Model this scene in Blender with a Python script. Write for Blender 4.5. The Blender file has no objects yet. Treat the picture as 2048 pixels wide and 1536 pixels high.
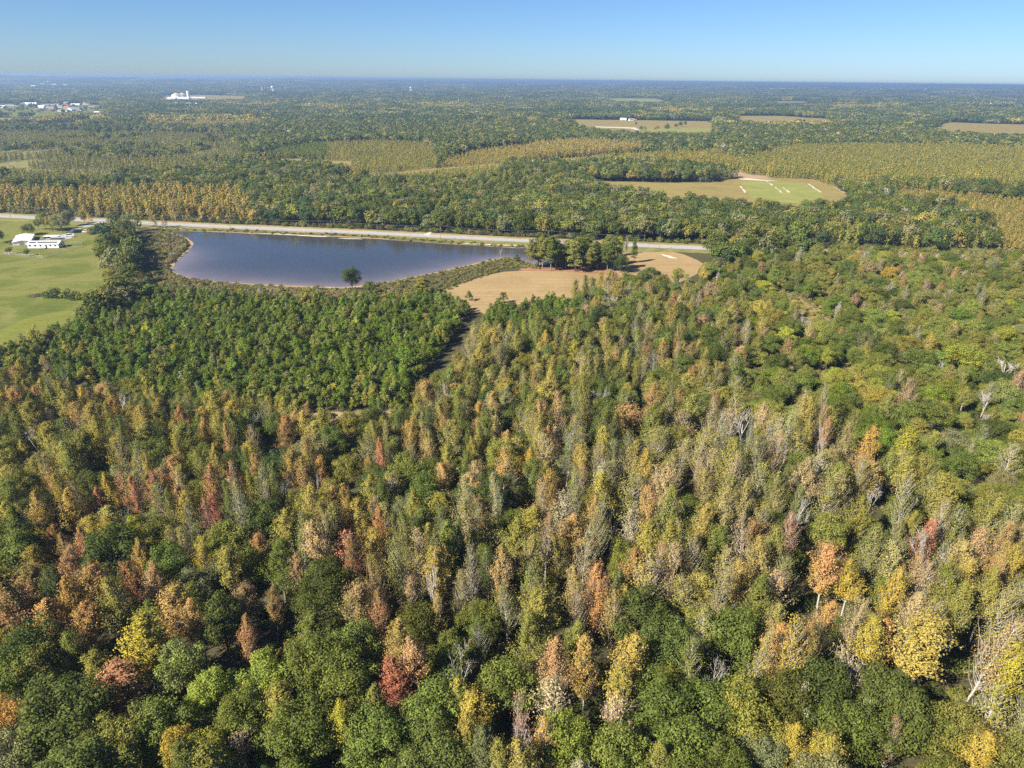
import bpy, math, random
import numpy as np
from mathutils import Vector, Matrix

# ------------------------------------------------------------------ camera, sky, sun, exposure
scene = bpy.context.scene
COL = scene.collection
CAM_H = 110.0
PITCH = math.radians(23.2)
ROLL = math.radians(0.587)
FPX = 1420.0                       # focal length in pixels of the 2048 wide photograph
SUN_DIR = Vector((-0.80, -0.60, 0.0)).normalized()
SUN_EL = math.radians(38)

cam_d = bpy.data.cameras.new("camera")
cam = bpy.data.objects.new("camera", cam_d)
COL.objects.link(cam)
cam_d.sensor_width = 36.0
cam_d.lens = FPX / 2048.0 * 36.0
cam_d.clip_start = 1.0
cam_d.clip_end = 90000.0
_f = Vector((0, math.cos(PITCH), -math.sin(PITCH)))
_r0 = Vector((1, 0, 0)); _u0 = _r0.cross(_f)
_r = _r0 * math.cos(ROLL) + _u0 * math.sin(ROLL)
_u = _r.cross(_f)
cam.matrix_world = Matrix(((_r.x, _u.x, -_f.x, 0), (_r.y, _u.y, -_f.y, 0), (_r.z, _u.z, -_f.z, CAM_H), (0, 0, 0, 1)))
scene.camera = cam

world = bpy.data.worlds.new("World"); scene.world = world
world.use_nodes = True
wn = world.node_tree.nodes; wl = world.node_tree.links
for n in list(wn): wn.remove(n)
sky = wn.new("ShaderNodeTexSky"); sky.sky_type = 'NISHITA'; sky.sun_disc = False
sky.sun_elevation = SUN_EL
sky.sun_rotation = math.atan2(SUN_DIR.x, SUN_DIR.y)
sky.altitude = 100; sky.air_density = 0.8; sky.dust_density = 0.3; sky.ozone_density = 10.0
bg = wn.new("ShaderNodeBackground"); bg.inputs[1].default_value = 0.053
wo = wn.new("ShaderNodeOutputWorld")
wl.new(sky.outputs[0], bg.inputs[0]); wl.new(bg.outputs[0], wo.inputs[0])

sun_d = bpy.data.lights.new("sun", 'SUN'); sun_d.energy = 5.0; sun_d.angle = math.radians(0.53)
sun_d.color = (1.0, 0.93, 0.82)
sun = bpy.data.objects.new("sun", sun_d); COL.objects.link(sun)
_s = Vector((SUN_DIR.x * math.cos(SUN_EL), SUN_DIR.y * math.cos(SUN_EL), math.sin(SUN_EL)))
sun.rotation_euler = (-_s).to_track_quat('-Z', 'Y').to_euler()
sun.location = (0, 0, 300)

vs = scene.view_settings
vs.view_transform = 'Standard'; vs.look = 'None'; vs.exposure = 1.32; vs.gamma = 1.0; vs.use_curve_mapping = False
cy = scene.cycles
cy.max_bounces = 5; cy.diffuse_bounces = 2; cy.glossy_bounces = 2; cy.transmission_bounces = 2; cy.volume_bounces = 0
cy.transparent_max_bounces = 4
cy.use_adaptive_sampling = True; cy.adaptive_threshold = 0.02
cy.sample_clamp_indirect = 4.0
cy.use_denoising = False; cy.denoiser = 'OPENIMAGEDENOISE'; cy.denoising_input_passes = 'RGB_ALBEDO_NORMAL'; cy.denoising_prefilter = 'ACCURATE'

HAZE = True
rng = np.random.default_rng(7)
random.seed(7)

# ------------------------------------------------------------------ photo pixel <-> ground
R3 = np.array(_r); U3 = np.array(_u); F3 = np.array(_f)
def at(px, py, z=0.0):
    d = F3 + R3 * ((px - 1024.0) / FPX) - U3 * ((py - 768.0) / FPX)
    t = (z - CAM_H) / d[2]
    return Vector((d[0] * t, d[1] * t, z))
def at_np(P, z=0.0):
    return np.array([at(x, y, z)[:2] for x, y in P])
def pix(x, y, z):
    x = np.asarray(x, float); y = np.asarray(y, float); z = np.asarray(z, float) - CAM_H
    w = x * F3[0] + y * F3[1] + z * F3[2]
    w = np.maximum(w, 1e-3)
    return (1024 + FPX * (x * R3[0] + y * R3[1] + z * R3[2]) / w, 768 - FPX * (x * U3[0] + y * U3[1] + z * U3[2]) / w)
def inside(X, Y, poly):
    poly = np.asarray(poly, float); r = np.zeros(len(X), bool); n = len(poly); j = n - 1
    for i in range(n):
        xi, yi = poly[i]; xj, yj = poly[j]
        c = ((yi > Y) != (yj > Y))
        with np.errstate(divide='ignore', invalid='ignore'):
            c &= X < (xj - xi) * (Y - yi) / (yj - yi if yj != yi else 1e-9) + xi
        r ^= c; j = i
    return r
def dist_poly(X, Y, poly):
    poly = np.asarray(poly, float); best = np.full(len(X), 1e9); n = len(poly)
    for i in range(n):
        a = poly[i]; b = poly[(i + 1) % n]; ab = b - a
        t = np.clip(((X - a[0]) * ab[0] + (Y - a[1]) * ab[1]) / max(ab @ ab, 1e-9), 0, 1)
        best = np.minimum(best, np.hypot(X - a[0] - t * ab[0], Y - a[1] - t * ab[1]))
    return best
def dist_line(X, Y, line):
    line = np.asarray(line, float); best = np.full(len(X), 1e9)
    for i in range(len(line) - 1):
        a = line[i]; b = line[i + 1]; ab = b - a
        t = np.clip(((X - a[0]) * ab[0] + (Y - a[1]) * ab[1]) / max(ab @ ab, 1e-9), 0, 1)
        best = np.minimum(best, np.hypot(X - a[0] - t * ab[0], Y - a[1] - t * ab[1]))
    return best
_h = rng.random((64, 64))
def vnoise(x, y):
    xi = np.floor(x).astype(int); yi = np.floor(y).astype(int); fx = x - xi; fy = y - yi
    fx = fx * fx * (3 - 2 * fx); fy = fy * fy * (3 - 2 * fy)
    g = lambda a, b: _h[a & 63, b & 63]
    return (g(xi, yi) * (1 - fx) + g(xi + 1, yi) * fx) * (1 - fy) + (g(xi, yi + 1) * (1 - fx) + g(xi + 1, yi + 1) * fx) * fy
def terrain(x, y):
    x = np.asarray(x, float); y = np.asarray(y, float)
    d = np.hypot(x, y)
    s = np.clip((d - 5000) / 9000, 0, 1); s = s * s * (3 - 2 * s)
    s2 = np.clip((d - 3500) / 3000, 0, 1)
    n = 0.6 * vnoise(x / 3300 + 7, y / 2600 + 3) + 0.4 * vnoise(x / 1300 + 21, y / 1000)
    left = 1 + 0.25 * np.clip(-x / np.maximum(d, 1), -1, 1)
    return s * (2 + 66 * n) * left + s2 * 9 * (vnoise(x / 900, y / 700 + 9) - 0.5)

# ------------------------------------------------------------------ helpers: objects, meshes, tags
def tag(o, label=None, cat=None, group=None, kind=None):
    if label: o["label"] = label
    if cat: o["category"] = cat
    if group: o["group"] = group
    if kind: o["kind"] = kind
    return o
def link(name, mesh, parent=None, loc=None):
    o = bpy.data.objects.new(name, mesh); COL.objects.link(o)
    if parent: o.parent = parent
    if loc is not None: o.location = loc
    return o
def empty(name, loc, rz=0.0):
    o = bpy.data.objects.new(name, None); COL.objects.link(o)
    o.location = loc; o.rotation_euler = (0, 0, rz); o.empty_display_size = 0.5
    return o
def np_mesh(name, V, Q, mats, var=None, tris=None, smooth=False):
    V = np.ascontiguousarray(V, dtype=np.float32)
    m = bpy.data.meshes.new(name)
    m.vertices.add(len(V)); m.vertices.foreach_set("co", V.ravel())
    loops = []; starts = []; n = 0
    Q = np.asarray(Q, dtype=np.int32).reshape(-1, 4) if Q is not None and len(Q) else np.zeros((0, 4), np.int32)
    T = np.asarray(tris, dtype=np.int32).reshape(-1, 3) if tris is not None and len(tris) else np.zeros((0, 3), np.int32)
    idx = np.concatenate([Q.ravel(), T.ravel()])
    st = np.concatenate([np.arange(len(Q)) * 4, len(Q) * 4 + np.arange(len(T)) * 3])
    m.loops.add(len(idx)); m.loops.foreach_set("vertex_index", idx)
    m.polygons.add(len(st)); m.polygons.foreach_set("loop_start", st.astype(np.int32))
    if var is not None:
        a = m.attributes.new("var", 'FLOAT_COLOR', 'POINT'); a.data.foreach_set("color", np.ascontiguousarray(var, dtype=np.float32).ravel())
    for x in (mats if isinstance(mats, (list, tuple)) else [mats]): m.materials.append(x)
    m.update(calc_edges=True); m.validate()
    return m
class MB:
    def __init__(s): s.v = []; s.f = []
    def box(s, c, d, rz=0.0, M=None):
        i = len(s.v); ca, sa = math.cos(rz), math.sin(rz)
        for z in (-1, 1):
            for x, y in ((-1, -1), (1, -1), (1, 1), (-1, 1)):
                p = (x * d[0] / 2, y * d[1] / 2, z * d[2] / 2)
                q = Vector((p[0] * ca - p[1] * sa + c[0], p[0] * sa + p[1] * ca + c[1], p[2] + c[2]))
                s.v.append(tuple(M @ q) if M else tuple(q))
        for f in ((0, 3, 2, 1), (4, 5, 6, 7), (0, 1, 5, 4), (1, 2, 6, 5), (2, 3, 7, 6), (3, 0, 4, 7)): s.f.append(tuple(i + k for k in f))
        return s
    def poly(s, pts):
        i = len(s.v); s.v += [tuple(p) for p in pts]; s.f.append(tuple(range(i, i + len(pts)))); return s
    def prism(s, prof, y0, y1):                      # profile in x,z extruded along y
        i = len(s.v); n = len(prof)
        s.v += [(x, y0, z) for x, z in prof] + [(x, y1, z) for x, z in prof]
        s.f.append(tuple(range(i, i + n))); s.f.append(tuple(reversed(range(i + n, i + 2 * n))))
        for k in range(n): s.f.append((i + (k + 1) % n, i + k, i + n + k, i + n + (k + 1) % n))
        return s
    def tube(s, pts, rad, n=6, caps=True):
        pts = [Vector(p) for p in pts]; i0 = len(s.v)
        for k, p in enumerate(pts):
            d = (pts[min(k + 1, len(pts) - 1)] - pts[max(k - 1, 0)]).normalized()
            a = d.orthogonal().normalized(); b = d.cross(a)
            r = rad[k] if isinstance(rad, (list, tuple)) else rad
            for q in range(n):
                t = 2 * math.pi * q / n
                s.v.append(tuple(p + a * (r * math.cos(t)) + b * (r * math.sin(t))))
        for k in range(len(pts) - 1):
            for q in range(n):
                a0 = i0 + k * n + q; a1 = i0 + k * n + (q + 1) % n
                s.f.append((a0, a1, a1 + n, a0 + n))
        if caps:
            s.f.append(tuple(reversed(range(i0, i0 + n)))); s.f.append(tuple(range(i0 + (len(pts) - 1) * n, i0 + len(pts) * n)))
        return s
    def lathe(s, prof, n=16, c=(0, 0, 0)):
        i0 = len(s.v)
        for r, z in prof:
            for q in range(n):
                t = 2 * math.pi * q / n; s.v.append((c[0] + r * math.cos(t), c[1] + r * math.sin(t), c[2] + z))
        for k in range(len(prof) - 1):
            for q in range(n):
                a0 = i0 + k * n + q; a1 = i0 + k * n + (q + 1) % n
                s.f.append((a0, a1, a1 + n, a0 + n))
        s.f.append(tuple(reversed(range(i0, i0 + n)))); s.f.append(tuple(range(i0 + (len(prof) - 1) * n, i0 + len(prof) * n)))
        return s
    def build(s, name, mat, parent=None, loc=None):
        m = bpy.data.meshes.new(name); m.from_pydata(s.v, [], s.f); m.materials.append(mat); m.update()
        return link(name, m, parent, loc)

# ------------------------------------------------------------------ materials
def new_mat(name):
    m = bpy.data.materials.new(name); m.use_nodes = True
    nt = m.node_tree
    for n in list(nt.nodes): nt.nodes.remove(n)
    out = nt.nodes.new("ShaderNodeOutputMaterial")
    return m, nt, out
def N(nt, t, **kw):
    n = nt.nodes.new(t)
    for k, v in kw.items(): setattr(n, k, v)
    return n
def ramp(nt, fac, stops):
    r = N(nt, "ShaderNodeValToRGB"); e = r.color_ramp.elements
    while len(e) < len(stops): e.new(0.5)
    for i, (p, c) in enumerate(stops): e[i].position = p; e[i].color = (*c, 1)
    nt.links.new(fac, r.inputs[0]); return r.outputs[0]
def noise(nt, scale, detail=4, rough=0.55, dim='3D', vec=None, dist=0.0):
    n = N(nt, "ShaderNodeTexNoise"); n.inputs["Scale"].default_value = scale; n.inputs["Detail"].default_value = detail
    n.inputs["Roughness"].default_value = rough; n.inputs["Distortion"].default_value = dist
    if vec is None:
        g = N(nt, "ShaderNodeNewGeometry"); vec = g.outputs["Position"]
    nt.links.new(vec, n.inputs["Vector"]); return n.outputs[0]
def mixc(nt, fac, a, b, mode='MIX'):
    m = N(nt, "ShaderNodeMix", data_type='RGBA', blend_type=mode)
    for s, v in ((m.inputs[0], fac), (m.inputs[6], a), (m.inputs[7], b)):
        if isinstance(v, (int, float)): s.default_value = v
        elif isinstance(v, tuple): s.default_value = (*v, 1) if len(v) == 3 else v
        else: nt.links.new(v, s)
    return m.outputs[2]
def math_(nt, op, a, b=None, c=None):
    m = N(nt, "ShaderNodeMath", operation=op)
    for s, v in zip(m.inputs, (a, b, c)):
        if v is None: continue
        if isinstance(v, (int, float)): s.default_value = v
        else: nt.links.new(v, s)
    return m.outputs[0]
def diffuse_mat(name, colfn, rough=1.0):
    m, nt, out = new_mat(name)
    d = N(nt, "ShaderNodeBsdfDiffuse"); nt.links.new(colfn(nt), d.inputs[0]); nt.links.new(d.outputs[0], out.inputs[0])
    return m
def plain(name, c, rough=0.6, metal=0.0, spec=0.5, var=0.12, scale=2.0):
    m, nt, out = new_mat(name)
    p = N(nt, "ShaderNodeBsdfPrincipled"); p.inputs["Roughness"].default_value = rough; p.inputs["Metallic"].default_value = metal
    p.inputs["Specular IOR Level"].default_value = spec
    f = noise(nt, scale, 3)
    nt.links.new(mixc(nt, f, tuple(x * (1 - var) for x in c), tuple(min(1, x * (1 + var)) for x in c)), p.inputs["Base Color"])
    nt.links.new(p.outputs[0], out.inputs[0]); return m

def foliage_mat(name, transl=0.22):
    m, nt, out = new_mat(name)
    t1 = N(nt, "ShaderNodeAttribute", attribute_type='INSTANCER', attribute_name="tint")
    t2 = N(nt, "ShaderNodeAttribute", attribute_type='INSTANCER', attribute_name="tint2")
    v = N(nt, "ShaderNodeAttribute", attribute_type='GEOMETRY', attribute_name="var")
    sp = N(nt, "ShaderNodeSeparateColor"); nt.links.new(v.outputs["Color"], sp.inputs[0])
    base = mixc(nt, sp.outputs[2], t1.outputs["Color"], t2.outputs["Color"])
    k = math_(nt, 'MULTIPLY_ADD', sp.outputs[0], 0.75, 0.62)
    cc = N(nt, "ShaderNodeVectorMath", operation='SCALE'); nt.links.new(base, cc.inputs[0]); nt.links.new(k, cc.inputs["Scale"])
    d = N(nt, "ShaderNodeBsdfDiffuse"); tr = N(nt, "ShaderNodeBsdfTranslucent")
    nt.links.new(cc.outputs[0], d.inputs[0]); nt.links.new(cc.outputs[0], tr.inputs[0])
    mx = N(nt, "ShaderNodeMixShader"); mx.inputs[0].default_value = transl
    nt.links.new(d.outputs[0], mx.inputs[1]); nt.links.new(tr.outputs[0], mx.inputs[2]); nt.links.new(mx.outputs[0], out.inputs[0])
    return m
M = {}
M['leaf'] = foliage_mat("foliage")
def barkfn(a, b): return lambda nt: mixc(nt, noise(nt, 1.3, 3), a, b)
M['bark_pale'] = diffuse_mat("pale bark", barkfn((.30, .27, .23), (.48, .44, .39)))
M['bark_dark'] = diffuse_mat("dark bark", barkfn((.09, .075, .06), (.18, .155, .13)))
M['bark_dead'] = diffuse_mat("weathered dead wood", barkfn((.34, .31, .28), (.58, .54, .50)))
M['bark_pine'] = diffuse_mat("pine bark", barkfn((.14, .10, .075), (.26, .20, .16)))

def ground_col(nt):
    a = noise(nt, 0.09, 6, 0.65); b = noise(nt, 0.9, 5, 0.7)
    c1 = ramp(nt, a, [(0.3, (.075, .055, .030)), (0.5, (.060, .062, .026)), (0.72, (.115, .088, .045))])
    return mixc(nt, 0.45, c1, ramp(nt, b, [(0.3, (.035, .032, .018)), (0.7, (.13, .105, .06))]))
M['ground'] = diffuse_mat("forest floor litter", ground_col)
def field_mat(name, stops, s1=0.035, s2=0.5, streak=None, fine=0.35):
    def fn(nt):
        a = noise(nt, s1, 5, 0.6, dist=0.6)
        c = ramp(nt, a, stops)
        b = noise(nt, s2, 5, 0.75)
        c = mixc(nt, fine, c, ramp(nt, b, [(0.25, (.45, .45, .40)), (0.75, (1.5, 1.5, 1.5))]), 'MULTIPLY')
        g = N(nt, "ShaderNodeNewGeometry")
        mp = N(nt, "ShaderNodeMapping"); mp.inputs["Rotation"].default_value = (0, 0, streak if streak is not None else 0.35); mp.inputs["Scale"].default_value = (0.02, 0.45, 1)
        nt.links.new(g.outputs["Position"], mp.inputs["Vector"])
        w = noise(nt, 1.0, 3, 0.6, vec=mp.outputs[0])
        return mixc(nt, 0.3, c, ramp(nt, w, [(0.3, (.62, .62, .58)), (0.7, (1.35, 1.33, 1.25))]), 'MULTIPLY')
    return diffuse_mat(name, fn)
M['pasture'] = field_mat("pasture grass", [(0.22, (.078, .098, .022)), (0.42, (.112, .130, .030)), (0.55, (.165, .160, .048)), (0.78, (.100, .138, .028))])
M['bright_grass'] = field_mat("lush grass", [(0.3, (.125, .140, .030)), (0.5, (.155, .160, .036)), (0.7, (.135, .168, .034))], s1=0.08)
M['hay'] = field_mat("mown hay", [(0.3, (.25, .175, .085)), (0.55, (.31, .22, .11)), (0.75, (.235, .165, .072))], streak=0.15)
M['straw'] = field_mat("dry grass", [(0.3, (.19, .155, .055)), (0.5, (.24, .19, .07)), (0.75, (.15, .135, .045))], s1=0.03)
M['crop'] = field_mat("green crop", [(0.25, (.175, .190, .050)), (0.6, (.225, .228, .068)), (0.8, (.28, .26, .11))], s1=0.05, streak=0.9)
M['verge'] = field_mat("road verge", [(0.3, (.135, .135, .045)), (0.55, (.20, .185, .07)), (0.75, (.26, .225, .11))], s1=0.12)
M['sand'] = field_mat("pale sand", [(0.3, (.42, .36, .27)), (0.7, (.58, .52, .43))], s1=0.15)
M['dirt'] = field_mat("tan dirt", [(0.3, (.26, .18, .11)), (0.7, (.38, .28, .18))], s1=0.15)
M['clay'] = field_mat("red clay and needles", [(0.3, (.22, .115, .065)), (0.7, (.31, .165, .095))], s1=0.2)
M['marsh'] = field_mat("marsh grass", [(0.3, (.085, .085, .028)), (0.55, (.13, .12, .04)), (0.75, (.19, .16, .06))], s1=0.15)
def asphalt(nt):
    return mixc(nt, noise(nt, 0.7, 5, 0.7), (.27, .265, .26), (.36, .35, .335))
M['asphalt'] = diffuse_mat("sun bleached asphalt", asphalt)
M['paint'] = plain("road paint", (.55, .45, .16), 0.8); M['paint_white'] = plain("white road paint", (.62, .62, .6), 0.8)
M['gravel'] = diffuse_mat("gravel", lambda nt: mixc(nt, noise(nt, 0.6, 5, 0.8), (.25, .235, .21), (.42, .40, .37)))
M['white'] = plain("white siding", (.74, .74, .72), 0.5); M['cream'] = plain("cream metal roof", (.72, .68, .58), 0.45)
M['dark'] = plain("dark panel", (.035, .037, .045), 0.35); M['glass'] = plain("window glass", (.04, .05, .06), 0.1)
M['steel'] = plain("galvanised steel", (.42, .43, .44), 0.45, 0.6); M['pole'] = plain("weathered pole wood", (.20, .165, .13), 0.9)
M['wire'] = plain("wire", (.10, .10, .10), 0.5); M['tyre'] = plain("tyre rubber", (.03, .03, .03), 0.8)
M['car_white'] = plain("white car paint", (.70, .71, .72), 0.3); M['car_blue'] = plain("dark blue car paint", (.05, .07, .11), 0.3)
M['car_grey'] = plain("grey car paint", (.25, .26, .28), 0.3); M['red'] = plain("red paint", (.42, .09, .05), 0.5)
M['brick'] = plain("brick wall", (.30, .17, .12), 0.9); M['tanwall'] = plain("tan siding", (.48, .41, .32), 0.8)
M['roof_grey'] = plain("grey shingles", (.19, .185, .18), 0.9); M['roof_brown'] = plain("brown shingles", (.20, .145, .115), 0.9)
M['roof_red'] = plain("red metal roof", (.40, .15, .10), 0.6); M['roof_blue'] = plain("slate blue roof", (.13, .15, .19), 0.7)
M['roof_white'] = plain("white metal roof", (.74, .75, .75), 0.5)
M['wood'] = plain("weathered boards", (.33, .27, .20), 0.9)

m, nt, out = new_mat("pond water")
p = N(nt, "ShaderNodeBsdfPrincipled"); p.inputs["Roughness"].default_value = 0.07; p.inputs["IOR"].default_value = 1.333
va = N(nt, "ShaderNodeAttribute", attribute_name="shallow")
f_ = math_(nt, 'MULTIPLY', va.outputs["Fac"], math_(nt, 'MULTIPLY_ADD', noise(nt, 0.06, 3), 0.9, 0.55))
nt.links.new(mixc(nt, f_, (.034, .036, .040), (.17, .135, .125)), p.inputs["Base Color"])
bp = N(nt, "ShaderNodeBump"); bp.inputs["Distance"].default_value = 0.10; nt.links.new(math_(nt, "MULTIPLY_ADD", noise(nt, 0.022, 3, 0.6, dist=1.0), 0.55, -0.02), bp.inputs["Strength"])
nt.links.new(noise(nt, 1.1, 5, 0.62), bp.inputs["Height"]); nt.links.new(bp.outputs[0], p.inputs["Normal"])
nt.links.new(p.outputs[0], out.inputs[0]); M['water'] = m

# ------------------------------------------------------------------ ground, pond, road, fields
rings = np.concatenate([[0, 60, 120, 250, 500, 900, 1500, 2300], np.geomspace(3000, 34000, 60)])
seg = 240
V = [(0, 0, 0)]; Q = []; T = []
for r in rings[1:]:
    a = np.arange(seg) * 2 * np.pi / seg
    x = r * np.cos(a); y = r * np.sin(a); z = terrain(x, y)
    V += list(zip(x, y, z))
for k in range(len(rings) - 2):
    for s in range(seg):
        a0 = 1 + k * seg + s; a1 = 1 + k * seg + (s + 1) % seg
        Q.append((a0, a1, a1 + seg, a0 + seg))
for s in range(seg): T.append((0, 1 + s, 1 + (s + 1) % seg))
g = link("ground", np_mesh("ground", np.array(V), Q, M['ground'], tris=T)); tag(g, "brown forest floor and open land reaching the horizon", "ground", kind="structure")

def smooth_poly(P, sub=4):
    P = [np.array(p, float) for p in P]; n = len(P); out = []
    for i in range(n):
        p0, p1, p2, p3 = P[i - 1], P[i], P[(i + 1) % n], P[(i + 2) % n]
        for k in range(sub):
            t = k / sub
            out.append(0.5 * ((2 * p1) + (-p0 + p2) * t + (2 * p0 - 5 * p1 + 4 * p2 - p3) * t * t + (-p0 + 3 * p1 - 3 * p2 + p3) * t ** 3))
    return np.array(out)
def sheet(name, wpoly, z, mat, label, cat):
    m = bpy.data.meshes.new(name)
    m.from_pydata([(x, y, z) for x, y in wpoly], [], [tuple(range(len(wpoly)))])
    m.materials.append(mat); m.update()
    if m.polygons[0].normal.z < 0: m.flip_normals()
    return tag(link(name, m), label, cat, kind="structure")
def densify(P, step):
    out = []
    n = len(P)
    for i in range(n):
        a = np.array(P[i], float); b = np.array(P[(i + 1) % n], float); k = max(1, int(np.hypot(*(b - a)) / step))
        for q in range(k): out.append(a + (b - a) * q / k)
    return np.array(out)
def ragged(P, step, amp, sd=1):
    P = densify(P, step); r = np.random.default_rng(sd)
    return P + r.normal(0, amp, P.shape)

POND = [(340, 463), (372, 474), (386, 488), (375, 503), (356, 520), (345, 535), (352, 547), (380, 555), (430, 563), (512, 568), (600, 572), (680, 574), (740, 569), (800, 559), (860, 547), (920, 534), (975, 521), (1015, 516), (1050, 523), (1085, 530), (1108, 523), (1095, 508), (1070, 498), (1000, 494), (900, 488), (800, 481), (700, 475), (600, 471), (500, 467), (420, 463.5)]
pond_w = smooth_poly(at_np(POND), 5)
pond_w = pond_w + rng.normal(0, 0.35, pond_w.shape)
def offset_poly(P, d):
    n = len(P); out = []
    area = 0.5 * np.sum(P[:, 0] * np.roll(P[:, 1], -1) - np.roll(P[:, 0], -1) * P[:, 1])
    sgn = 1 if area > 0 else -1
    for i in range(n):
        t = P[(i + 2) % n] - P[i - 2]; t = t / np.hypot(*t); nrm = np.array([t[1], -t[0]]) * sgn
        out.append(P[i] + nrm * (d if np.isscalar(d) else d[i]))
    return np.array(out)
ctr = pond_w.mean(0)
bw = 0.7 + 2.6 * vnoise(np.arange(len(pond_w)) * 0.21, np.zeros(len(pond_w)) + 3)
bank_w = offset_poly(pond_w, bw); marsh_w = offset_poly(pond_w, bw + 5 + 5 * vnoise(np.arange(len(pond_w)) * 0.17, np.zeros(len(pond_w)) + 11))
sheet("marsh_margin", marsh_w, 0.012, M['marsh'], "olive marsh grass growing around the edge of the pond", "marsh")
sheet("pond_bank", bank_w, 0.02, M['dirt'], "pale sandy rim along the edge of the pond", "bank")
# water: triangulated from nested offset rings so that the shallows follow the shore
nv = len(pond_w); V = []; Q = []; sh = []
steps = [0, 3, 8, 16, 28]
for k, d in enumerate(steps):
    P = pond_w if d == 0 else offset_poly(pond_w, -float(d))
    if d: 
        P = np.array([P[(np.arange(i - d // 2, i + d // 2 + 1)) % nv].mean(0) for i in range(nv)])
        bad = ~inside(P[:, 0], P[:, 1], pond_w) | (dist_poly(P[:, 0], P[:, 1], pond_w) < d * 0.55)
        prev = np.array(V[-nv:])[:, :2]; P[bad] = prev[bad] + (ctr - prev[bad]) * 0.02
    V += [(x, y, 0.03) for x, y in P]; sh += [[1.0, .75, .35, .1, 0][k]] * nv
south = np.array([1.0 if (p[1] < ctr[1] + 8) else 0.25 for p in pond_w])
sh = np.array(sh) * np.tile(south, len(steps))
for k in range(len(steps) - 1):
    for i in range(nv): Q.append((k * nv + i, k * nv + (i + 1) % nv, (k + 1) * nv + (i + 1) % nv, (k + 1) * nv + i))
mw = bpy.data.meshes.new("pond_water"); mw.from_pydata([(x, y, 0.03) for x, y in pond_w], [], [tuple(range(nv))])
import bmesh
bm = bmesh.new(); bm.from_mesh(mw); bmesh.ops.triangulate(bm, faces=bm.faces[:])
for _ in range(5):
    long = [e for e in bm.edges if e.calc_length() > 9]
    if long: bmesh.ops.subdivide_edges(bm, edges=long, cuts=1); bmesh.ops.triangulate(bm, faces=bm.faces[:])
bm.to_mesh(mw); bm.free()
co = np.array([v.co[:2] for v in mw.vertices]); dd = dist_poly(co[:, 0], co[:, 1], pond_w)
so = np.clip((ctr[1] + 20 - co[:, 1]) / 40 + 0.5, 0.15, 1) 
at_ = mw.attributes.new("shallow", 'FLOAT', 'POINT'); at_.data.foreach_set("value", (np.exp(-dd / 13.0) * so).astype(np.float32))
mw.materials.append(M['water']); mw.update()
if mw.polygons[0].normal.z < 0: mw.flip_normals()
tag(link("pond", mw), "blue rippled pond with purple brown shallows", "pond", kind="structure")

ROAD = at_np([(-420, 411), (-150, 424), (0, 432), (250, 444.5), (512, 456.5), (762, 467), (1024, 480.5), (1274, 491), (1500, 500), (1800, 511), (2300, 528)])
def strip(name, line, off0, off1, z, mat, label, cat, step=12):
    L = []
    for i in range(len(line) - 1):
        a = line[i]; b = line[i + 1]; k = max(1, int(np.hypot(*(b - a)) / step))
        for q in range(k): L.append(a + (b - a) * q / k)
    L.append(line[-1]); L = np.array(L)
    for _ in range(3): L[1:-1] = 0.25 * L[:-2] + 0.5 * L[1:-1] + 0.25 * L[2:]
    V = []; Q = []
    for i, p in enumerate(L):
        t = L[min(i + 1, len(L) - 1)] - L[max(i - 1, 0)]; t = t / np.hypot(*t); nr = np.array([-t[1], t[0]])
        o0 = off0(i) if callable(off0) else off0; o1 = off1(i) if callable(off1) else off1
        V += [(*(p + nr * o0), z), (*(p + nr * o1), z)]
        if i: Q.append((2 * i - 2, 2 * i - 1, 2 * i + 1, 2 * i))
    m = np_mesh(name, V, Q, mat)
    if m.polygons[0].normal.z < 0: m.flip_normals()
    return tag(link(name, m), label, cat, kind="structure"), L
nz = lambda s, a, b: (lambda i: a + b * float(vnoise(np.array([i * 0.37 + s]), np.array([s * 1.7]))[0]))
strip("road_verge", ROAD, nz(2, -16, -4), nz(5, 11, 5), 0.008, M['verge'], "grassy verge running along both sides of the highway", "verge")
strip("dirt_shoulder", ROAD, 5.0, nz(9, 7.5, 4), 0.016, M['dirt'], "bare tan dirt shoulder on the wooded side of the highway", "shoulder")
road, RL = strip("highway", ROAD, -5.2, 5.2, 0.03, M['asphalt'], "pale sun bleached two lane highway behind the pond", "road")
strip("centre_line", ROAD, -0.12, 0.12, 0.038, M['paint'], "yellow centre line of the highway", "road marking")
strip("edge_line", ROAD, 3.7, 3.85, 0.038, M['paint_white'], "white edge line on the wooded side of the highway", "road marking")
strip("edge_line", ROAD, -3.85, -3.7, 0.038, M['paint_white'], "white edge line on the pond side of the highway", "road marking")
# pale washed-out sand patches on the pond-side verge
SAND = [[(520, 466.5), (560, 467.5), (600, 470), (640, 472.3), (660, 473.6), (640, 473.8), (600, 471.6), (560, 469)], [(660, 475), (720, 477.5), (728, 478.6), (690, 477.8)], [(900, 485.5), (950, 487), (1010, 489.6), (1060, 491.5), (1058, 493), (1000, 491), (940, 488.6)],
        [(1060, 491), (1090, 492), (1110, 503), (1130, 517), (1122, 522), (1108, 512), (1085, 497)], [(1322, 508), (1340, 512), (1358, 517), (1342, 516.5), (1328, 512.5)], [(848, 470), (856, 463), (864, 461), (862, 467), (858, 471)]]
for i, P in enumerate(SAND):
    sheet("sand_patch", ragged(at_np(P), 4, 0.5, i), 0.034, M['sand'], ["pale sand wash on the verge by the pond's middle", "short pale sand wash on the verge past the pond's middle", "long pale sand wash by the pond's far end", "pale sandy cut leading down from the highway behind the pines", "pale sand scrape at the edge of the hay field", "pale sandy track leaving the highway into the woods"][i], "sand")

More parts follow.
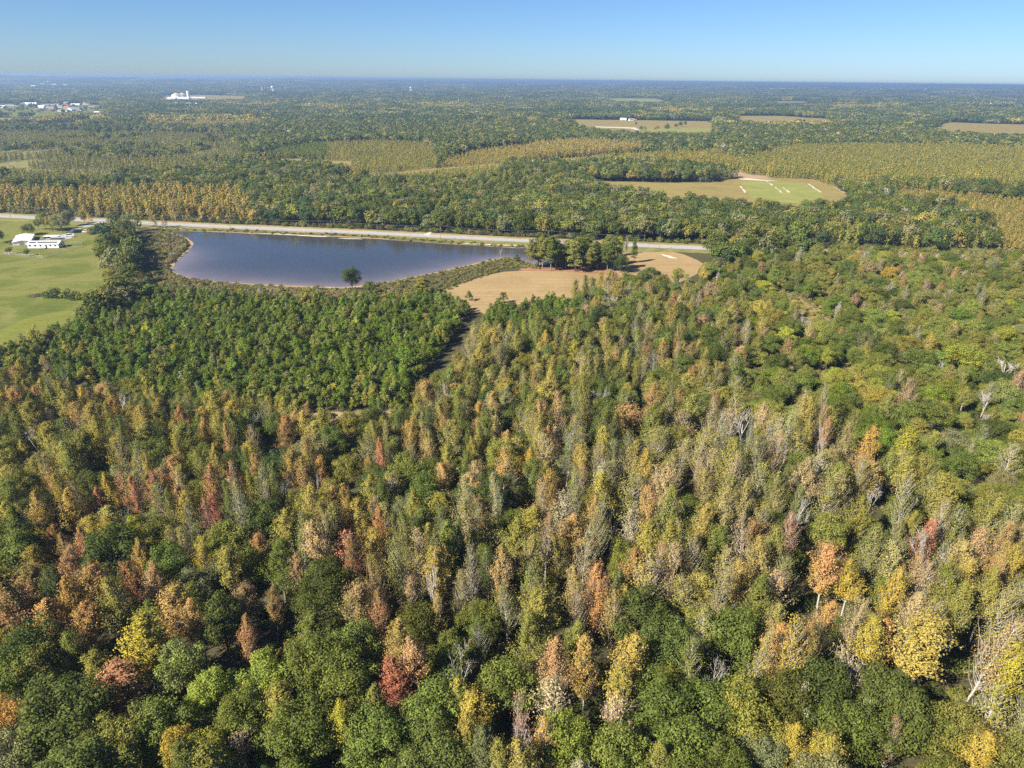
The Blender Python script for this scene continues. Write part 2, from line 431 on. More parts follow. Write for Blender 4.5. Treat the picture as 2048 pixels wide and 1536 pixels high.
FIELDS = []       # world polygons kept free of trees
def field(name, P, mat, label, z, cat="field", step=25, amp=1.5, free=True, smooth=2):
    w = smooth_poly(at_np(P), smooth) if smooth > 1 else at_np(P)
    w = ragged(w, step, amp, len(P))
    if free: FIELDS.append(w)
    return sheet(name, w, z, mat, label, cat)
field("pasture", [(-260, 430), (-100, 433), (0, 440), (140, 447), (250, 456), (275, 463), (235, 468), (215, 490), (210, 520), (225, 545), (262, 572), (300, 590), (240, 615), (160, 660), (60, 700), (-120, 735), (-420, 760)], M['pasture'], "wide yellow green pasture around the white house", 0.006)
field("grass_patch", [(15, 447), (40, 443), (68, 441), (72, 446), (50, 452), (25, 454)], M['bright_grass'], "lush green grass patch above the white house", 0.014, "grass", 10, .8, False)
field("grass_patch", [(20, 466), (35, 462), (50, 464), (48, 470), (25, 474)], M['bright_grass'], "small lush grass patch beside the shade tree", 0.014, "grass", 10, .8, False)
field("grass_patch", [(20, 655), (60, 638), (110, 625), (145, 620), (130, 640), (70, 668), (0, 685), (-40, 680)], M['bright_grass'], "bright green grass along the edge of the young plantation", 0.014, "grass", 8, 1.2, False)
field("hay_field", [(880, 585), (930, 562), (985, 548), (1040, 541), (1110, 533), (1150, 512), (1200, 500), (1260, 497), (1330, 499), (1400, 520), (1415, 540), (1350, 572), (1280, 586), (1215, 592), (1160, 606), (1100, 620), (1020, 630), (950, 625), (905, 606)], M['hay'], "tan mown hay field beside the pond and pine grove", 0.010)
field("grass_strip", [(1150, 497), (1330, 497), (1335, 503), (1240, 505), (1150, 503)], M['verge'], "green grass strip between the highway and hay field", 0.018, "grass", 10, .5, False)
field("clay_pad", [(1040, 541), (1062, 534), (1120, 529), (1190, 535), (1225, 545), (1215, 550), (1180, 547), (1130, 543), (1085, 542)], M['clay'], "red clay and pine needle ground under the pine grove", 0.018, "ground patch", 8, .8, False)
field("meadow", [(1175, 362), (1240, 363), (1330, 366), (1420, 365), (1480, 356), (1560, 357), (1625, 360), (1665, 372), (1705, 398), (1690, 428), (1560, 440), (1450, 432), (1330, 416), (1225, 400), (1180, 385)], M['straw'], "tawny meadow stretching beyond the highway woods", 0.02, smooth=1)
field("crop_plot", [(1482, 363), (1612, 362), (1648, 388), (1640, 412), (1505, 397)], M['crop'], "pale green crop plot at the end of the meadow", 0.04, "crop", 20, 1, False, 1)
field("sand_track", [(1470, 355.5), (1560, 358), (1625, 360.5), (1625, 363.4), (1560, 362.5), (1480, 359)], M['sand'], "white sandy track along the top of the crop plot", 0.05, "track", 12, .8, False, 1)
field("sand_streak", [(1532, 362.5), (1534, 362.3), (1548, 371), (1545, 371.6)], M['sand'], "upper white sand streak across the crop plot", 0.06, "sand", 6, .6, False, 1)
field("sand_streak", [(1549, 374.5), (1552, 374.5), (1567, 386), (1563, 386)], M['sand'], "lower white sand streak across the crop plot", 0.06, "sand", 6, .6, False, 1)
field("sand_streak", [(1564, 375), (1567, 375), (1582, 385), (1578, 386)], M['sand'], "white sand streak nearest the meadow's far corner", 0.06, "sand", 6, .6, False, 1)
field("sand_track", [(1611, 364.5), (1614, 364.3), (1643, 384), (1639, 384.5)], M['sand'], "thin white track between crop plot and tawny strip", 0.06, "track", 8, .5, False, 1)
field("sand_track", [(1653, 366), (1657, 365.5), (1698, 388), (1692, 389)], M['dirt'], "sandy path along the tree line beside the meadow", 0.06, "track", 8, .5, False, 1)
field("sand_track", [(1479, 373), (1483, 372.5), (1494, 385), (1490, 386)], M['sand'], "short white track between meadow and crop plot", 0.06, "track", 8, .5, False, 1)
field("farm_field", [(1140, 239), (1250, 240.5), (1330, 241.5), (1420, 243), (1432, 262), (1425, 278), (1300, 279), (1200, 271), (1150, 258)], M['straw'], "tan farm field with scattered trees in the distance", 0.3, step=40, amp=4, smooth=1)
field("green_strip", [(1272, 257), (1350, 257.5), (1420, 257), (1422, 264), (1300, 268)], M['crop'], "green strip across the bottom of the distant farm field", 0.5, "crop", 40, 3, False, 1)
field("sand_track", [(1188, 253.2), (1270, 255.5), (1282, 262), (1276, 262), (1262, 257.5), (1188, 254.8)], M['sand'], "pale track crossing the distant farm field", 0.6, "track", 30, 2, False, 1)
field("farm_field", [(1478, 232), (1560, 232), (1655, 238), (1665, 252), (1560, 253), (1480, 256)], M['straw'], "narrow tan field between distant woods", 0.3, step=40, amp=4, smooth=1)
field("farm_field", [(1878, 251), (1900, 244.5), (1930, 246), (2150, 252), (2200, 284), (1990, 282), (1885, 272)], M['straw'], "wide tan field at the edge of the distant woods", 0.3, step=40, amp=4, smooth=1)
field("farm_field", [(1215, 196.5), (1300, 196), (1335, 202), (1325, 210), (1225, 209)], M['crop'], "pale green field far off beyond the farm", 0.4, step=80, amp=8, smooth=1)
field("farm_field", [(1548, 202), (1620, 203), (1628, 214), (1550, 215)], M['straw'], "small pale field below the far horizon", 0.4, step=80, amp=8, smooth=1)
field("farm_field", [(-60, 235), (45, 237), (110, 238), (60, 248), (20, 253), (-60, 252)], M['straw'], "orange tan field below the town", 0.3, step=40, amp=4, smooth=1)
field("farm_field", [(62, 256), (110, 248), (195, 241), (192, 250), (150, 254), (95, 260)], M['bright_grass'], "green field below the town", 0.3, step=40, amp=4, smooth=1)
field("town_lawn", [(-60, 207), (60, 208), (200, 210), (220, 222), (205, 234), (160, 237), (70, 236), (-60, 229)], M['pasture'], "grassy ground under the town houses", 0.3, "lawn", 60, 6, True, 1)
field("yard", [(325, 192), (400, 190), (490, 192), (490, 205), (400, 207), (325, 206)], M['straw'], "pale yard around the white factory", 0.5, "yard", 60, 4, True, 1)
field("dirt_clearing", [(530, 322), (560, 318), (620, 319), (710, 325), (700, 340), (555, 340)], M['straw'], "tan clearing in front of the young pines", 0.15, "clearing", 15, 1.5, True, 1)
field("forest_track", [(715, 353), (850, 338.5), (950, 331), (1020, 325), (1024, 337), (960, 343), (860, 351), (740, 366)], M['straw'], "tan track between the young tree plots", 0.15, "track", 15, 1.2, True, 1)
field("forest_track", [(983, 359), (1000, 348), (1012, 339), (1018, 336), (1024, 336), (1012, 349), (992, 361)], M['sand'], "white sandy track climbing through the young trees", 0.17, "track", 10, 1, True, 1)
field("forest_track", [(1020, 325), (1140, 316), (1290, 302), (1292, 312), (1150, 327), (1024, 337)], M['straw'], "grassy track in front of the golden young trees", 0.15, "track", 15, 1.2, True, 1)
field("dry_strip", [(1830, 369), (1900, 369), (1980, 373), (2150, 375), (2160, 398), (2040, 392), (1940, 382), (1850, 378)], M['straw'], "ochre strip of dry grass in the wide young forest", 0.15, "clearing", 15, 2, True, 1)
field("dirt_clearing", [(1430, 330), (1470, 338), (1500, 350), (1530, 352), (1545, 358), (1480, 356), (1440, 345)], M['dirt'], "pinkish bare clearing above the meadow", 0.15, "clearing", 10, 1.5, True, 1)
field("forest_clearing", [(1548, 588), (1580, 585), (1630, 610), (1662, 640), (1668, 668), (1640, 672), (1600, 645), (1560, 620)], M['straw'], "tan grassy clearing in the bushy green woods", 0.02, "clearing", 5, .8, True)
field("forest_clearing", [(1655, 735), (1690, 730), (1720, 745), (1712, 760), (1670, 770), (1640, 780), (1625, 770)], M['straw'], "small dry clearing below the yellow round tree", 0.02, "clearing", 5, .8, True)
field("forest_clearing", [(1755, 738), (1795, 733), (1810, 748), (1785, 760)], M['hay'], "small pale clearing amid the bushes", 0.02, "clearing", 5, .8, True)
field("forest_clearing", [(545, 840), (640, 826), (690, 826), (800, 824), (805, 832), (700, 845), (620, 855), (560, 852)], M['dirt'], "bare tan gap at the foot of the young plantation", 0.02, "clearing", 5, .8, True)
field("forest_clearing", [(1895, 965), (1960, 955), (1990, 975), (1960, 1000), (1910, 990)], M['sand'], "pale sandy scrape among the bushes", 0.02, "clearing", 5, .8, True)
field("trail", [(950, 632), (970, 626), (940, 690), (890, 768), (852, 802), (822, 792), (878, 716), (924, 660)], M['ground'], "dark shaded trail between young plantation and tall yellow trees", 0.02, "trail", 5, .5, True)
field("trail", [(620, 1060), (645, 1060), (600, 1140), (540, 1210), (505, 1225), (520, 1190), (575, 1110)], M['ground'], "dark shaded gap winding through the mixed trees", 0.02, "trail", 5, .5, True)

# ------------------------------------------------------------------ tree prototypes
def unit(v): return v / np.maximum(np.linalg.norm(v, axis=-1, keepdims=True), 1e-9)
def leaf_quads(C, Nn, size, r, aspect=0.62, along=None):
    n = len(C); Nn = unit(Nn)
    a = unit(r.normal(size=(n, 3)) if along is None else along + r.normal(size=(n, 3)) * 0.35)
    a = unit(a - Nn * np.sum(a * Nn, 1, keepdims=True)); b = np.cross(Nn, a)
    s = size[:, None]
    bend = Nn * s * 0.18
    P = np.stack([C + a * s * 0.55, C + b * s * 0.5 * aspect + bend * 0.5, C - a * s * 0.55, C - b * s * 0.5 * aspect + bend * 0.5], 1)
    return P.reshape(-1, 3), np.arange(n * 4).reshape(n, 4)
def var_of(n, r, mix, zf):
    v = np.zeros((n, 4)); v[:, 0] = r.random(n); v[:, 1] = zf; v[:, 2] = mix; v[:, 3] = 1
    return np.repeat(v, 4, 0)
def tube_np(paths, sides=4):
    V = []; Q = []; i0 = 0
    for pts, rad in paths:
        pts = np.asarray(pts, float)
        for k in range(len(pts)):
            d = pts[min(k + 1, len(pts) - 1)] - pts[max(k - 1, 0)]; d = d / max(np.linalg.norm(d), 1e-9)
            a = np.cross(d, (0.3, 0.9, 0.1)); a = a / max(np.linalg.norm(a), 1e-9); b = np.cross(d, a)
            for q in range(sides):
                t = 2 * np.pi * q / sides; V.append(pts[k] + rad[k] * (a * np.cos(t) + b * np.sin(t)))
        for k in range(len(pts) - 1):
            for q in range(sides):
                x = i0 + k * sides + q; y = i0 + k * sides + (q + 1) % sides
                Q.append((x, y, y + sides, x + sides))
        i0 += len(pts) * sides
    return np.array(V), Q

def gum(seed, h=18., w=6., nb=80, per=46, lsize=0.40, base=0.22, thin=1.0, branches=True, power=0.52):
    r = np.random.default_rng(seed)
    lean = r.normal(0, 0.02, 2)
    spine = lambda z: np.array([lean[0] * z + 0.15 * math.sin(z * 0.5 + seed), lean[1] * z + 0.15 * math.cos(z * 0.43 + seed), z])
    paths = [([spine(z) for z in np.linspace(0, h * 0.97, 7)], list(np.linspace(0.013 * h, 0.03, 7)))]
    C = []; NN = []; S = []; A = []; mixs = []
    for k in range(nb):
        t = base + (0.985 - base) * ((k + r.random()) / nb) ** 0.9
        tt = (t - base) / (1 - base)
        R = w / 2 * (max(1 - tt, 0.0) ** power) * min(1, 0.55 + tt * 2.2) * r.uniform(0.5, 1.32)
        R = max(R, 0.25)
        az = k * 2.39996 + r.normal(0, 0.5); up = r.uniform(0.95, 1.75) + 0.5 * tt
        o = spine(t * h - R * up * 0.55)
        d = np.array([math.cos(az), math.sin(az), up]); L = R
        tip = o + d * L
        if branches: paths.append(([o, o + d * L * 0.35 + np.array([math.cos(az), math.sin(az), -.6]) * 0.13 * L, o + d * L * 0.7 + np.array([math.cos(az), math.sin(az), -.4]) * 0.07 * L, tip], [0.062, 0.046, 0.030, 0.010]))
        n = max(4, int(per * (0.45 + 0.75 * R / (w / 2)) * thin * r.uniform(0.6, 1.3)))
        f = 0.28 + 0.82 * r.random(n) ** 0.75
        c = o + d * (L * f)[:, None] + r.normal(0, 1, (n, 3)) * (0.15 + 0.085 * L) * np.array([1, 1, 1.1])
        out = unit(c - spine(0) - np.array([0, 0, 1]) * (c[:, 2:3] - 0.4)) 
        out = c - np.stack([np.full(n, o[0]), np.full(n, o[1]), c[:, 2] - 0.5], 1)
        C.append(c); NN.append(unit(out) * 0.8 + np.array([0, 0, 0.5]) + r.normal(0, 0.40, (n, 3)))
        S.append(r.uniform(0.65, 1.35, n) * lsize); A.append(np.tile(unit(d), (n, 1)))
        mixs.append(np.clip(np.full(n, r.random()) * 0.6 + 0.4 * r.random(n) + 0.25 * (tt - 0.5), 0, 1))
    C = np.concatenate(C); V, Q = leaf_quads(C, np.concatenate(NN), np.concatenate(S), r, 0.62, np.concatenate(A))
    return V, Q, var_of(len(C), r, np.concatenate(mixs), C[:, 2] / h), tube_np(paths, 4 if branches else 3), h, w

def oak(seed, h=15., w=11., nl=34, per=170, lsize=0.46, squash=0.40, zc=0.58, lobe=(0.17, 0.27), limbs=True, cone=0.0, low=-0.55):
    r = np.random.default_rng(seed); C = []; NN = []; S = []; mixs = []
    paths = [([np.array([0, 0, z]) + np.array([r.normal(0, .1), r.normal(0, .1), 0]) * (z > 0) for z in np.linspace(0, h * 0.6, 4)], list(np.linspace(0.020 * h, 0.09, 4)))]
    k = 0; centers = []; 
    ph = r.uniform(0, 6.28, 3)
    while k < nl:
        u = unit(r.normal(size=3)); 
        if u[2] < low: continue
        az = math.atan2(u[1], u[0]); irr = 1 + 0.16 * math.sin(2 * az + ph[0]) + 0.12 * math.sin(3 * az + ph[1])
        q = r.uniform(0.62, 1.0) if r.random() < 0.82 else r.uniform(0.2, 0.5)
        zz = u[2]
        cx = (w / 2) * q * irr * (1 - cone * max(zz, 0))
        c = np.array([u[0] * cx, u[1] * cx, h * zc + u[2] * h * squash * q * r.uniform(0.85, 1.05)])
        R = w * r.uniform(*lobe) * (1 - 0.25 * cone * max(zz, 0))
        if any(np.linalg.norm(c - p) < 0.55 * max(R, pr) for p, pr in centers): 
            if r.random() < 0.85: k += 0.05; continue
        centers.append((c, R)); k += 1
        if limbs and u[2] > -0.3 and r.random() < 0.6:
            o = np.array([0, 0, h * r.uniform(0.22, 0.45)]); paths.append(([o, (o + c) / 2 + (0, 0, -0.2), c], [0.10, 0.06, 0.02]))
        n = int(per * r.uniform(0.8, 1.2) * (R / (w * 0.20)) ** 1.6)
        d = unit(r.normal(size=(n, 3)) + 0.45 * unit(c - np.array([0, 0, h * zc * 0.7])) + np.array([0, 0, 0.25]))
        rad = R * (1 - 0.45 * r.random(n) ** 2.2) * r.uniform(0.9, 1.15, n)
        lumps = 1 + 0.16 * np.sin(d[:, 0] * 7 + ph[2] + k) * np.sin(d[:, 1] * 8 + k) + 0.1 * np.sin(d[:, 2] * 9 + k)
        p = c + d * (rad * lumps)[:, None] * np.array([1, 1, 0.82])
        C.append(p); NN.append(d * 0.95 + np.array([0, 0, 0.3]) + r.normal(0, 0.38, (n, 3))); S.append(r.uniform(0.6, 1.4, n) * lsize)
        mixs.append(np.clip(r.random() * 0.65 + 0.35 * r.random(n), 0, 1))
    C = np.concatenate(C); V, Q = leaf_quads(C, np.concatenate(NN), np.concatenate(S), r, 0.72)
    return V, Q, var_of(len(C), r, np.concatenate(mixs), C[:, 2] / h), tube_np(paths, 4), h, w

def pine(seed, h=20., w=7.5, np_=44, per=115, lsize=0.62, cb=0.38):
    r = np.random.default_rng(seed); C = []; NN = []; S = []; A = []; mixs = []
    spine = lambda z: np.array([0.25 * math.sin(z * 0.17 + seed), 0.25 * math.cos(z * 0.2 + seed), z])
    paths = [([spine(z) for z in np.linspace(0, h * 0.96, 8)], list(np.linspace(0.014 * h, 0.04, 8)))]
    for k in range(np_):
        t = cb + (0.98 - cb) * (k + r.random()) / np_; tt = (t - cb) / (1 - cb)
        R = w / 2 * (0.35 + 0.65 * math.sin(min(1, tt * 1.25 + 0.25) * math.pi * 0.62)) * (1 - tt ** 3 * 0.75) * r.uniform(0.45, 1.1)
        az = k * 2.39996 + r.normal(0, 0.6); o = spine(t * h - 0.4); c = o + np.array([math.cos(az) * R * 0.72, math.sin(az) * R * 0.72, 0.35 * R * r.uniform(0.3, 1)])
        paths.append(([o, (o + c) / 2 + (0, 0, .1), c], [0.07, 0.05, 0.02]))
        lr = 0.55 + 0.30 * R * r.uniform(0.8, 1.25); n = int(per * (lr / 1.3) ** 1.7)
        d = unit(r.normal(size=(n, 3)) + np.array([0, 0, 0.25])); p = c + d * (lr * r.uniform(0.55, 1.1, n))[:, None] * np.array([1.1, 1.1, 0.55])
        C.append(p); NN.append(d * 0.7 + np.array([0, 0, 0.5]) + r.normal(0, 0.5, (n, 3))); S.append(r.uniform(0.6, 1.3, n) * lsize); A.append(d + np.array([0, 0, .3]))
        mixs.append(np.clip(r.random() * 0.6 + 0.4 * r.random(n), 0, 1))
    C = np.concatenate(C); V, Q = leaf_quads(C, np.concatenate(NN), np.concatenate(S), r, 0.45, np.concatenate(A))
    return V, Q, var_of(len(C), r, np.concatenate(mixs), C[:, 2] / h), tube_np(paths, 5), h, w

def bare(seed, h=13., w=7., leafy=0.0, spread=0.5, levels=4):
    r = np.random.default_rng(seed); paths = []; tips = []
    def grow(o, d, L, rad, lev):
        n = 4; pts = [o]; p = o.copy(); dd = d.copy()
        for k in range(n):
            dd = unit(dd + r.normal(0, 0.10, 3) + np.array([0, 0, 0.05])); p = p + dd * L / n; pts.append(p.copy())
        paths.append((pts, list(np.linspace(rad, rad * 0.45, n + 1))))
        if lev == 0: tips.append(p); return
        m = r.integers(4, 7) if lev < levels else 9
        for k in range(m):
            f = r.uniform(0.35, 1.0) if lev < levels else r.uniform(0.25, 1.0)
            q = pts[0] + (pts[-1] - pts[0]) * f if lev == levels else pts[min(n, int(f * n))]
            a = r.normal(size=3); a -= dd * (a @ dd); a = unit(a)
            nd = unit(dd * 0.8 + a * spread * r.uniform(0.7, 1.4) + np.array([0, 0, 0.28]))
            grow(q, nd, L * r.uniform(0.42, 0.62), max(rad * 0.42, 0.022), lev - 1)
    grow(np.zeros(3), np.array([0, 0, 1.]), h * 0.62, 0.012 * h, levels - 1)
    V, Q = tube_np(paths, 3)
    tips = np.array(tips); sc = h / max(V[:, 2].max(), 1); V *= sc; tips = tips * sc
    n = int(len(tips) * 14 * leafy) + 3
    C = tips[r.integers(0, len(tips), n)] + r.normal(0, 0.3, (n, 3))
    Vl, Ql = leaf_quads(C, r.normal(size=(n, 3)) + np.array([-.3, -.2, .6]), r.uniform(0.2, 0.4, n), r)
    return Vl, Ql, var_of(n, r, r.random(n), C[:, 2] / h), (V, Q), h, w

def sub(gen, n):            # grove or canopy patch: many crowns in one mesh
    Vs, Qs, vs_, i = [], [], [], 0
    for V, Q, v in gen:
        Vs.append(V); Qs.append(Q + i); vs_.append(v); i += len(V)
    return np.concatenate(Vs), np.concatenate(Qs), np.concatenate(vs_)

PROTO = {}       # kind -> list of dict(crown mesh, trunk mesh, h, w)
COLL = {}
def add_protos(kind, items, bark):
    cc = bpy.data.collections.new("crowns " + kind); tc = bpy.data.collections.new("trunks " + kind); L = []
    for i, it in enumerate(items):
        V, Q, var, tr, h, w = it
        cm = np_mesh("crown", V, Q, M['leaf'], var); tm = None
        co_ = bpy.data.objects.new("%s_crown_%02d" % (kind, i), cm); cc.objects.link(co_)
        if tr is not None:
            tm = np_mesh("trunk", tr[0], tr[1], M[bark]); to = bpy.data.objects.new("%s_trunk_%02d" % (kind, i), tm); tc.objects.link(to)
        L.append(dict(c=cm, t=tm, h=h, w=w))
    PROTO[kind] = L; COLL[kind] = (cc, tc if items[0][3] is not None else None)
add_protos('gum', [gum(10 + i, 18, [6.4, 7.4, 6.0, 8.0, 7.0, 8.4][i], [96, 108, 92, 112, 100, 116][i], 78, 0.285, [.24, .3, .36, .22, .4, .28][i], power=[.52, .8, .42, .62, .95, .5][i]) for i in range(6)], 'bark_pale')
add_protos('thin', [gum(30 + i, 18, [6.4, 7.4, 6.8, 8.0][i], [94, 104, 90, 108][i], 74, 0.27, [.25, .2, .3, .24][i], thin=[.42, .5, .3, .36][i]) for i in range(4)], 'bark_pale')
add_protos('oak', [oak(50 + i, [15, 14, 16, 15, 13, 16][i], [11, 12, 10, 11.5, 10.5, 12][i], [60, 68, 54, 62, 52, 70][i], 330, 0.33, lobe=(.10, .20), squash=[.40, .44, .46, .38, .42, .46][i]) for i in range(6)], 'bark_dark')
add_protos('young', [oak(70 + i, 8, [4.6, 5.2, 4.2, 5.0, 4.8, 5.6][i], [24, 28, 22, 28, 24, 30][i], 95, 0.33, squash=[.46, .5, .52, .46, .48, .42][i], zc=.5, lobe=(.13, .24), cone=[.6, .45, .75, .55, .65, .35][i]) for i in range(6)], 'bark_dark')
add_protos('bush', [oak(90 + i, 3, [3.6, 4.2, 3.2, 4.6][i], 9, 60, 0.34, squash=.40, zc=.45, lobe=(.2, .34), limbs=False) for i in range(4)], 'bark_dark')
add_protos('pine', [pine(110 + i, 20, [7.5, 8.2, 7, 8][i], cb=[.26, .32, .22, .34][i]) for i in range(4)], 'bark_pine')
add_protos('bare', [bare(130 + i, 13, 7, [.0, .25, .05, .5][i], [.45, .55, .75, .42][i]) for i in range(4)], 'bark_dead')
# middle distance
add_protos('oak_mid', [oak(150 + i, 15, [11, 12, 10, 11][i], [22, 24, 20, 23][i], 52, 0.95, limbs=False) for i in range(4)], 'bark_dark')
add_protos('gum_mid', [gum(160 + i, 15, [5, 5.6, 4.6, 5.2][i], 40, 15, 0.72, .12, branches=False) for i in range(4)], 'bark_pale')
add_protos('oak_far', [oak(170 + i, 15, [12, 13, 11, 12][i], 13, 22, 1.9, limbs=False)[:3] + (None, 15, 12) for i in range(4)], 'bark_dark')
add_protos('gum_far', [gum(180 + i, 12, [4.6, 5.2, 4.2, 5][i], 20, 7, 1.15, .05, branches=False)[:3] + (None, 12, 5) for i in range(4)], 'bark_pale')
def patch(seed, size, n, w, per, ls, hv=0.16):
    r = np.random.default_rng(seed); out = []; g_ = int(math.sqrt(n)) + 1; st = size / g_
    for i in range(g_):
        for j in range(g_):
            s = r.uniform(0.75, 1.25) * w; m = per
            x = (i + .5 + r.uniform(-.45, .45)) * st - size / 2; y = (j + .5 + r.uniform(-.45, .45)) * st - size / 2; hh = 13 * r.uniform(1 - hv, 1 + hv * 1.6)
            d = unit(r.normal(size=(m, 3)) + np.array([0, 0, 0.55])); d[:, 2] = np.abs(d[:, 2]) * np.where(r.random(m) < .8, 1, -0.6)
            C = np.array([x, y, hh - 0.42 * s]) + d * np.array([s * .5, s * .5, s * .45]) * r.uniform(.8, 1.1, m)[:, None]
            V, Q = leaf_quads(C, d + r.normal(0, .35, (m, 3)), r.uniform(.7, 1.3, m) * ls, r, .85)
            out.append((V, Q, var_of(m, r, np.clip(r.random() * .8 + .2 * r.random(m), 0, 1), C[:, 2] / 15)))
    return sub(out, n) + (None, 15, size)
add_protos('grove', [patch(200 + i, 34, 9, 13, 34, 3.2) for i in range(6)], 'bark_dark')
add_protos('canopy', [patch(210 + i, 112, 80, 14.5, 14, 5.5, .3) for i in range(6)], 'bark_dark')
add_protos('canopy_far', [patch(220 + i, 330, 330, 22, 7, 13, .4) for i in range(5)], 'bark_dark')

# ------------------------------------------------------------------ tint palette (leaf albedo)
PAL = {
 'dkgreen': ((.056, .070, .022), (.076, .086, .028)), 'green': ((.082, .100, .026), (.106, .116, .032)), 'ltgreen': ((.125, .150, .040), (.160, .165, .046)),
 'vivid': ((.080, .120, .020), (.112, .136, .026)), 'greyolive': ((.130, .126, .066), (.160, .150, .080)), 'olive': ((.150, .142, .040), (.185, .162, .048)), 'olivegold': ((.205, .172, .046), (.242, .190, .052)),
 'gold': ((.275, .198, .042), (.290, .205, .048)), 'yellow': ((.270, .225, .034), (.235, .220, .040)), 'tan': ((.250, .198, .092), (.290, .212, .102)), 'ochre': ((.235, .178, .056), (.268, .192, .062)),
 'orange': ((.290, .160, .056), (.272, .175, .060)), 'rust': ((.300, .150, .092), (.270, .160, .092)), 'red': ((.320, .118, .100), (.290, .140, .100)), 'crimson': ((.260, .075, .068), (.250, .100, .075)), 'pinktan': ((.285, .195, .135), (.260, .190, .110)), 'brown': ((.165, .115, .068), (.190, .140, .085)),
 'palegrey': ((.235, .225, .170), (.270, .245, .185)), 'ygreen': ((.185, .195, .036), (.215, .205, .042)), 'bluegreen': ((.046, .066, .030), (.060, .078, .036)),
}
PAL = {k: tuple((c[0] * 1.36, c[1] * 1.42, c[2] * 1.12) for c in v) for k, v in PAL.items()}
WORD = {'dkgreen': 'dark green', 'green': 'mid green', 'ltgreen': 'light green', 'vivid': 'fresh green', 'greyolive': 'grey olive', 'olive': 'olive', 'olivegold': 'olive gold', 'gold': 'golden', 'yellow': 'yellow', 'tan': 'tan', 'ochre': 'ochre',
 'orange': 'orange', 'rust': 'rust coloured', 'red': 'red', 'crimson': 'crimson', 'pinktan': 'pinkish tan', 'brown': 'brown', 'palegrey': 'pale grey', 'ygreen': 'yellow green', 'bluegreen': 'blackish green'}
def tints(key, r, mixgreen=0.0):
    a, b = PAL[key]
    if mixgreen: b = tuple(b[i] * (1 - mixgreen) + PAL['olive'][0][i] * mixgreen for i in range(3))
    k = math.exp(r.normal(0, 0.13)); hue = r.normal(0, 0.06)
    j = lambda c: (c[0] * k * (1 + hue), c[1] * k, c[2] * k * (1 - hue * .5))
    return j(a), j(b)

def mixed(kind, key, r):
    a, b = tints(key, r, 0.3 if kind in ('gum', 'thin') else 0.0); q = r.random()
    if kind in ('gum', 'thin') and q < .6: b = tints(('olive', 'olivegold', 'green', 'ochre', 'rust')[int(r.integers(5))], r)[0]
    elif kind == 'oak' and q < .3: b = tints(('olive', 'ltgreen', 'olivegold')[int(r.integers(3))], r)[0]
    return a, b
# ------------------------------------------------------------------ placement records
RECS = []      # dict(kind, x, y, s(scale w), sz, rot, tint key, h, w, hand label or None)
class Grid:
    def __init__(s, c=8.0): s.c = c; s.d = {}
    def near(s, x, y, r):
        k = int(r / s.c) + 2; i = int(x // s.c); j = int(y // s.c)
        for a in range(i - k, i + k + 1):
            for b in range(j - k, j + k + 1):
                for (px, py, pr) in s.d.get((a, b), ()):
                    if (px - x) ** 2 + (py - y) ** 2 < (r + pr) ** 2: return True
        return False
    def add(s, x, y, r): s.d.setdefault((int(x // s.c), int(y // s.c)), []).append((x, y, r))
GR = Grid()
def put(kind, x, y, h, w, key, r, label=None, name=None, lean=None, check=None, rad=None):
    P = PROTO[kind]; i = int(r.integers(len(P))); p = P[i]
    if check is not None and GR.near(x, y, check * w): return False
    GR.add(x, y, (rad if rad is not None else 0.36) * w)
    RECS.append(dict(kind=kind, i=i, x=x, y=y, s=w / p['w'], sz=h / p['h'], rot=r.uniform(0, 6.283), key=key, h=h, w=w, label=label, name=name, lean=lean, t=mixed(kind, key, r)))
    return True
def hand(px, py, kind, key, w, h, label=None, lean=None):
    if kind in ('gum', 'thin'): w *= 1.08
    zc = h * (0.62 if kind in ('oak', 'young', 'bush') else 0.58)
    p = at(px, py, zc); put(kind, p.x, p.y, h, w, key, rng, label, lean=lean)

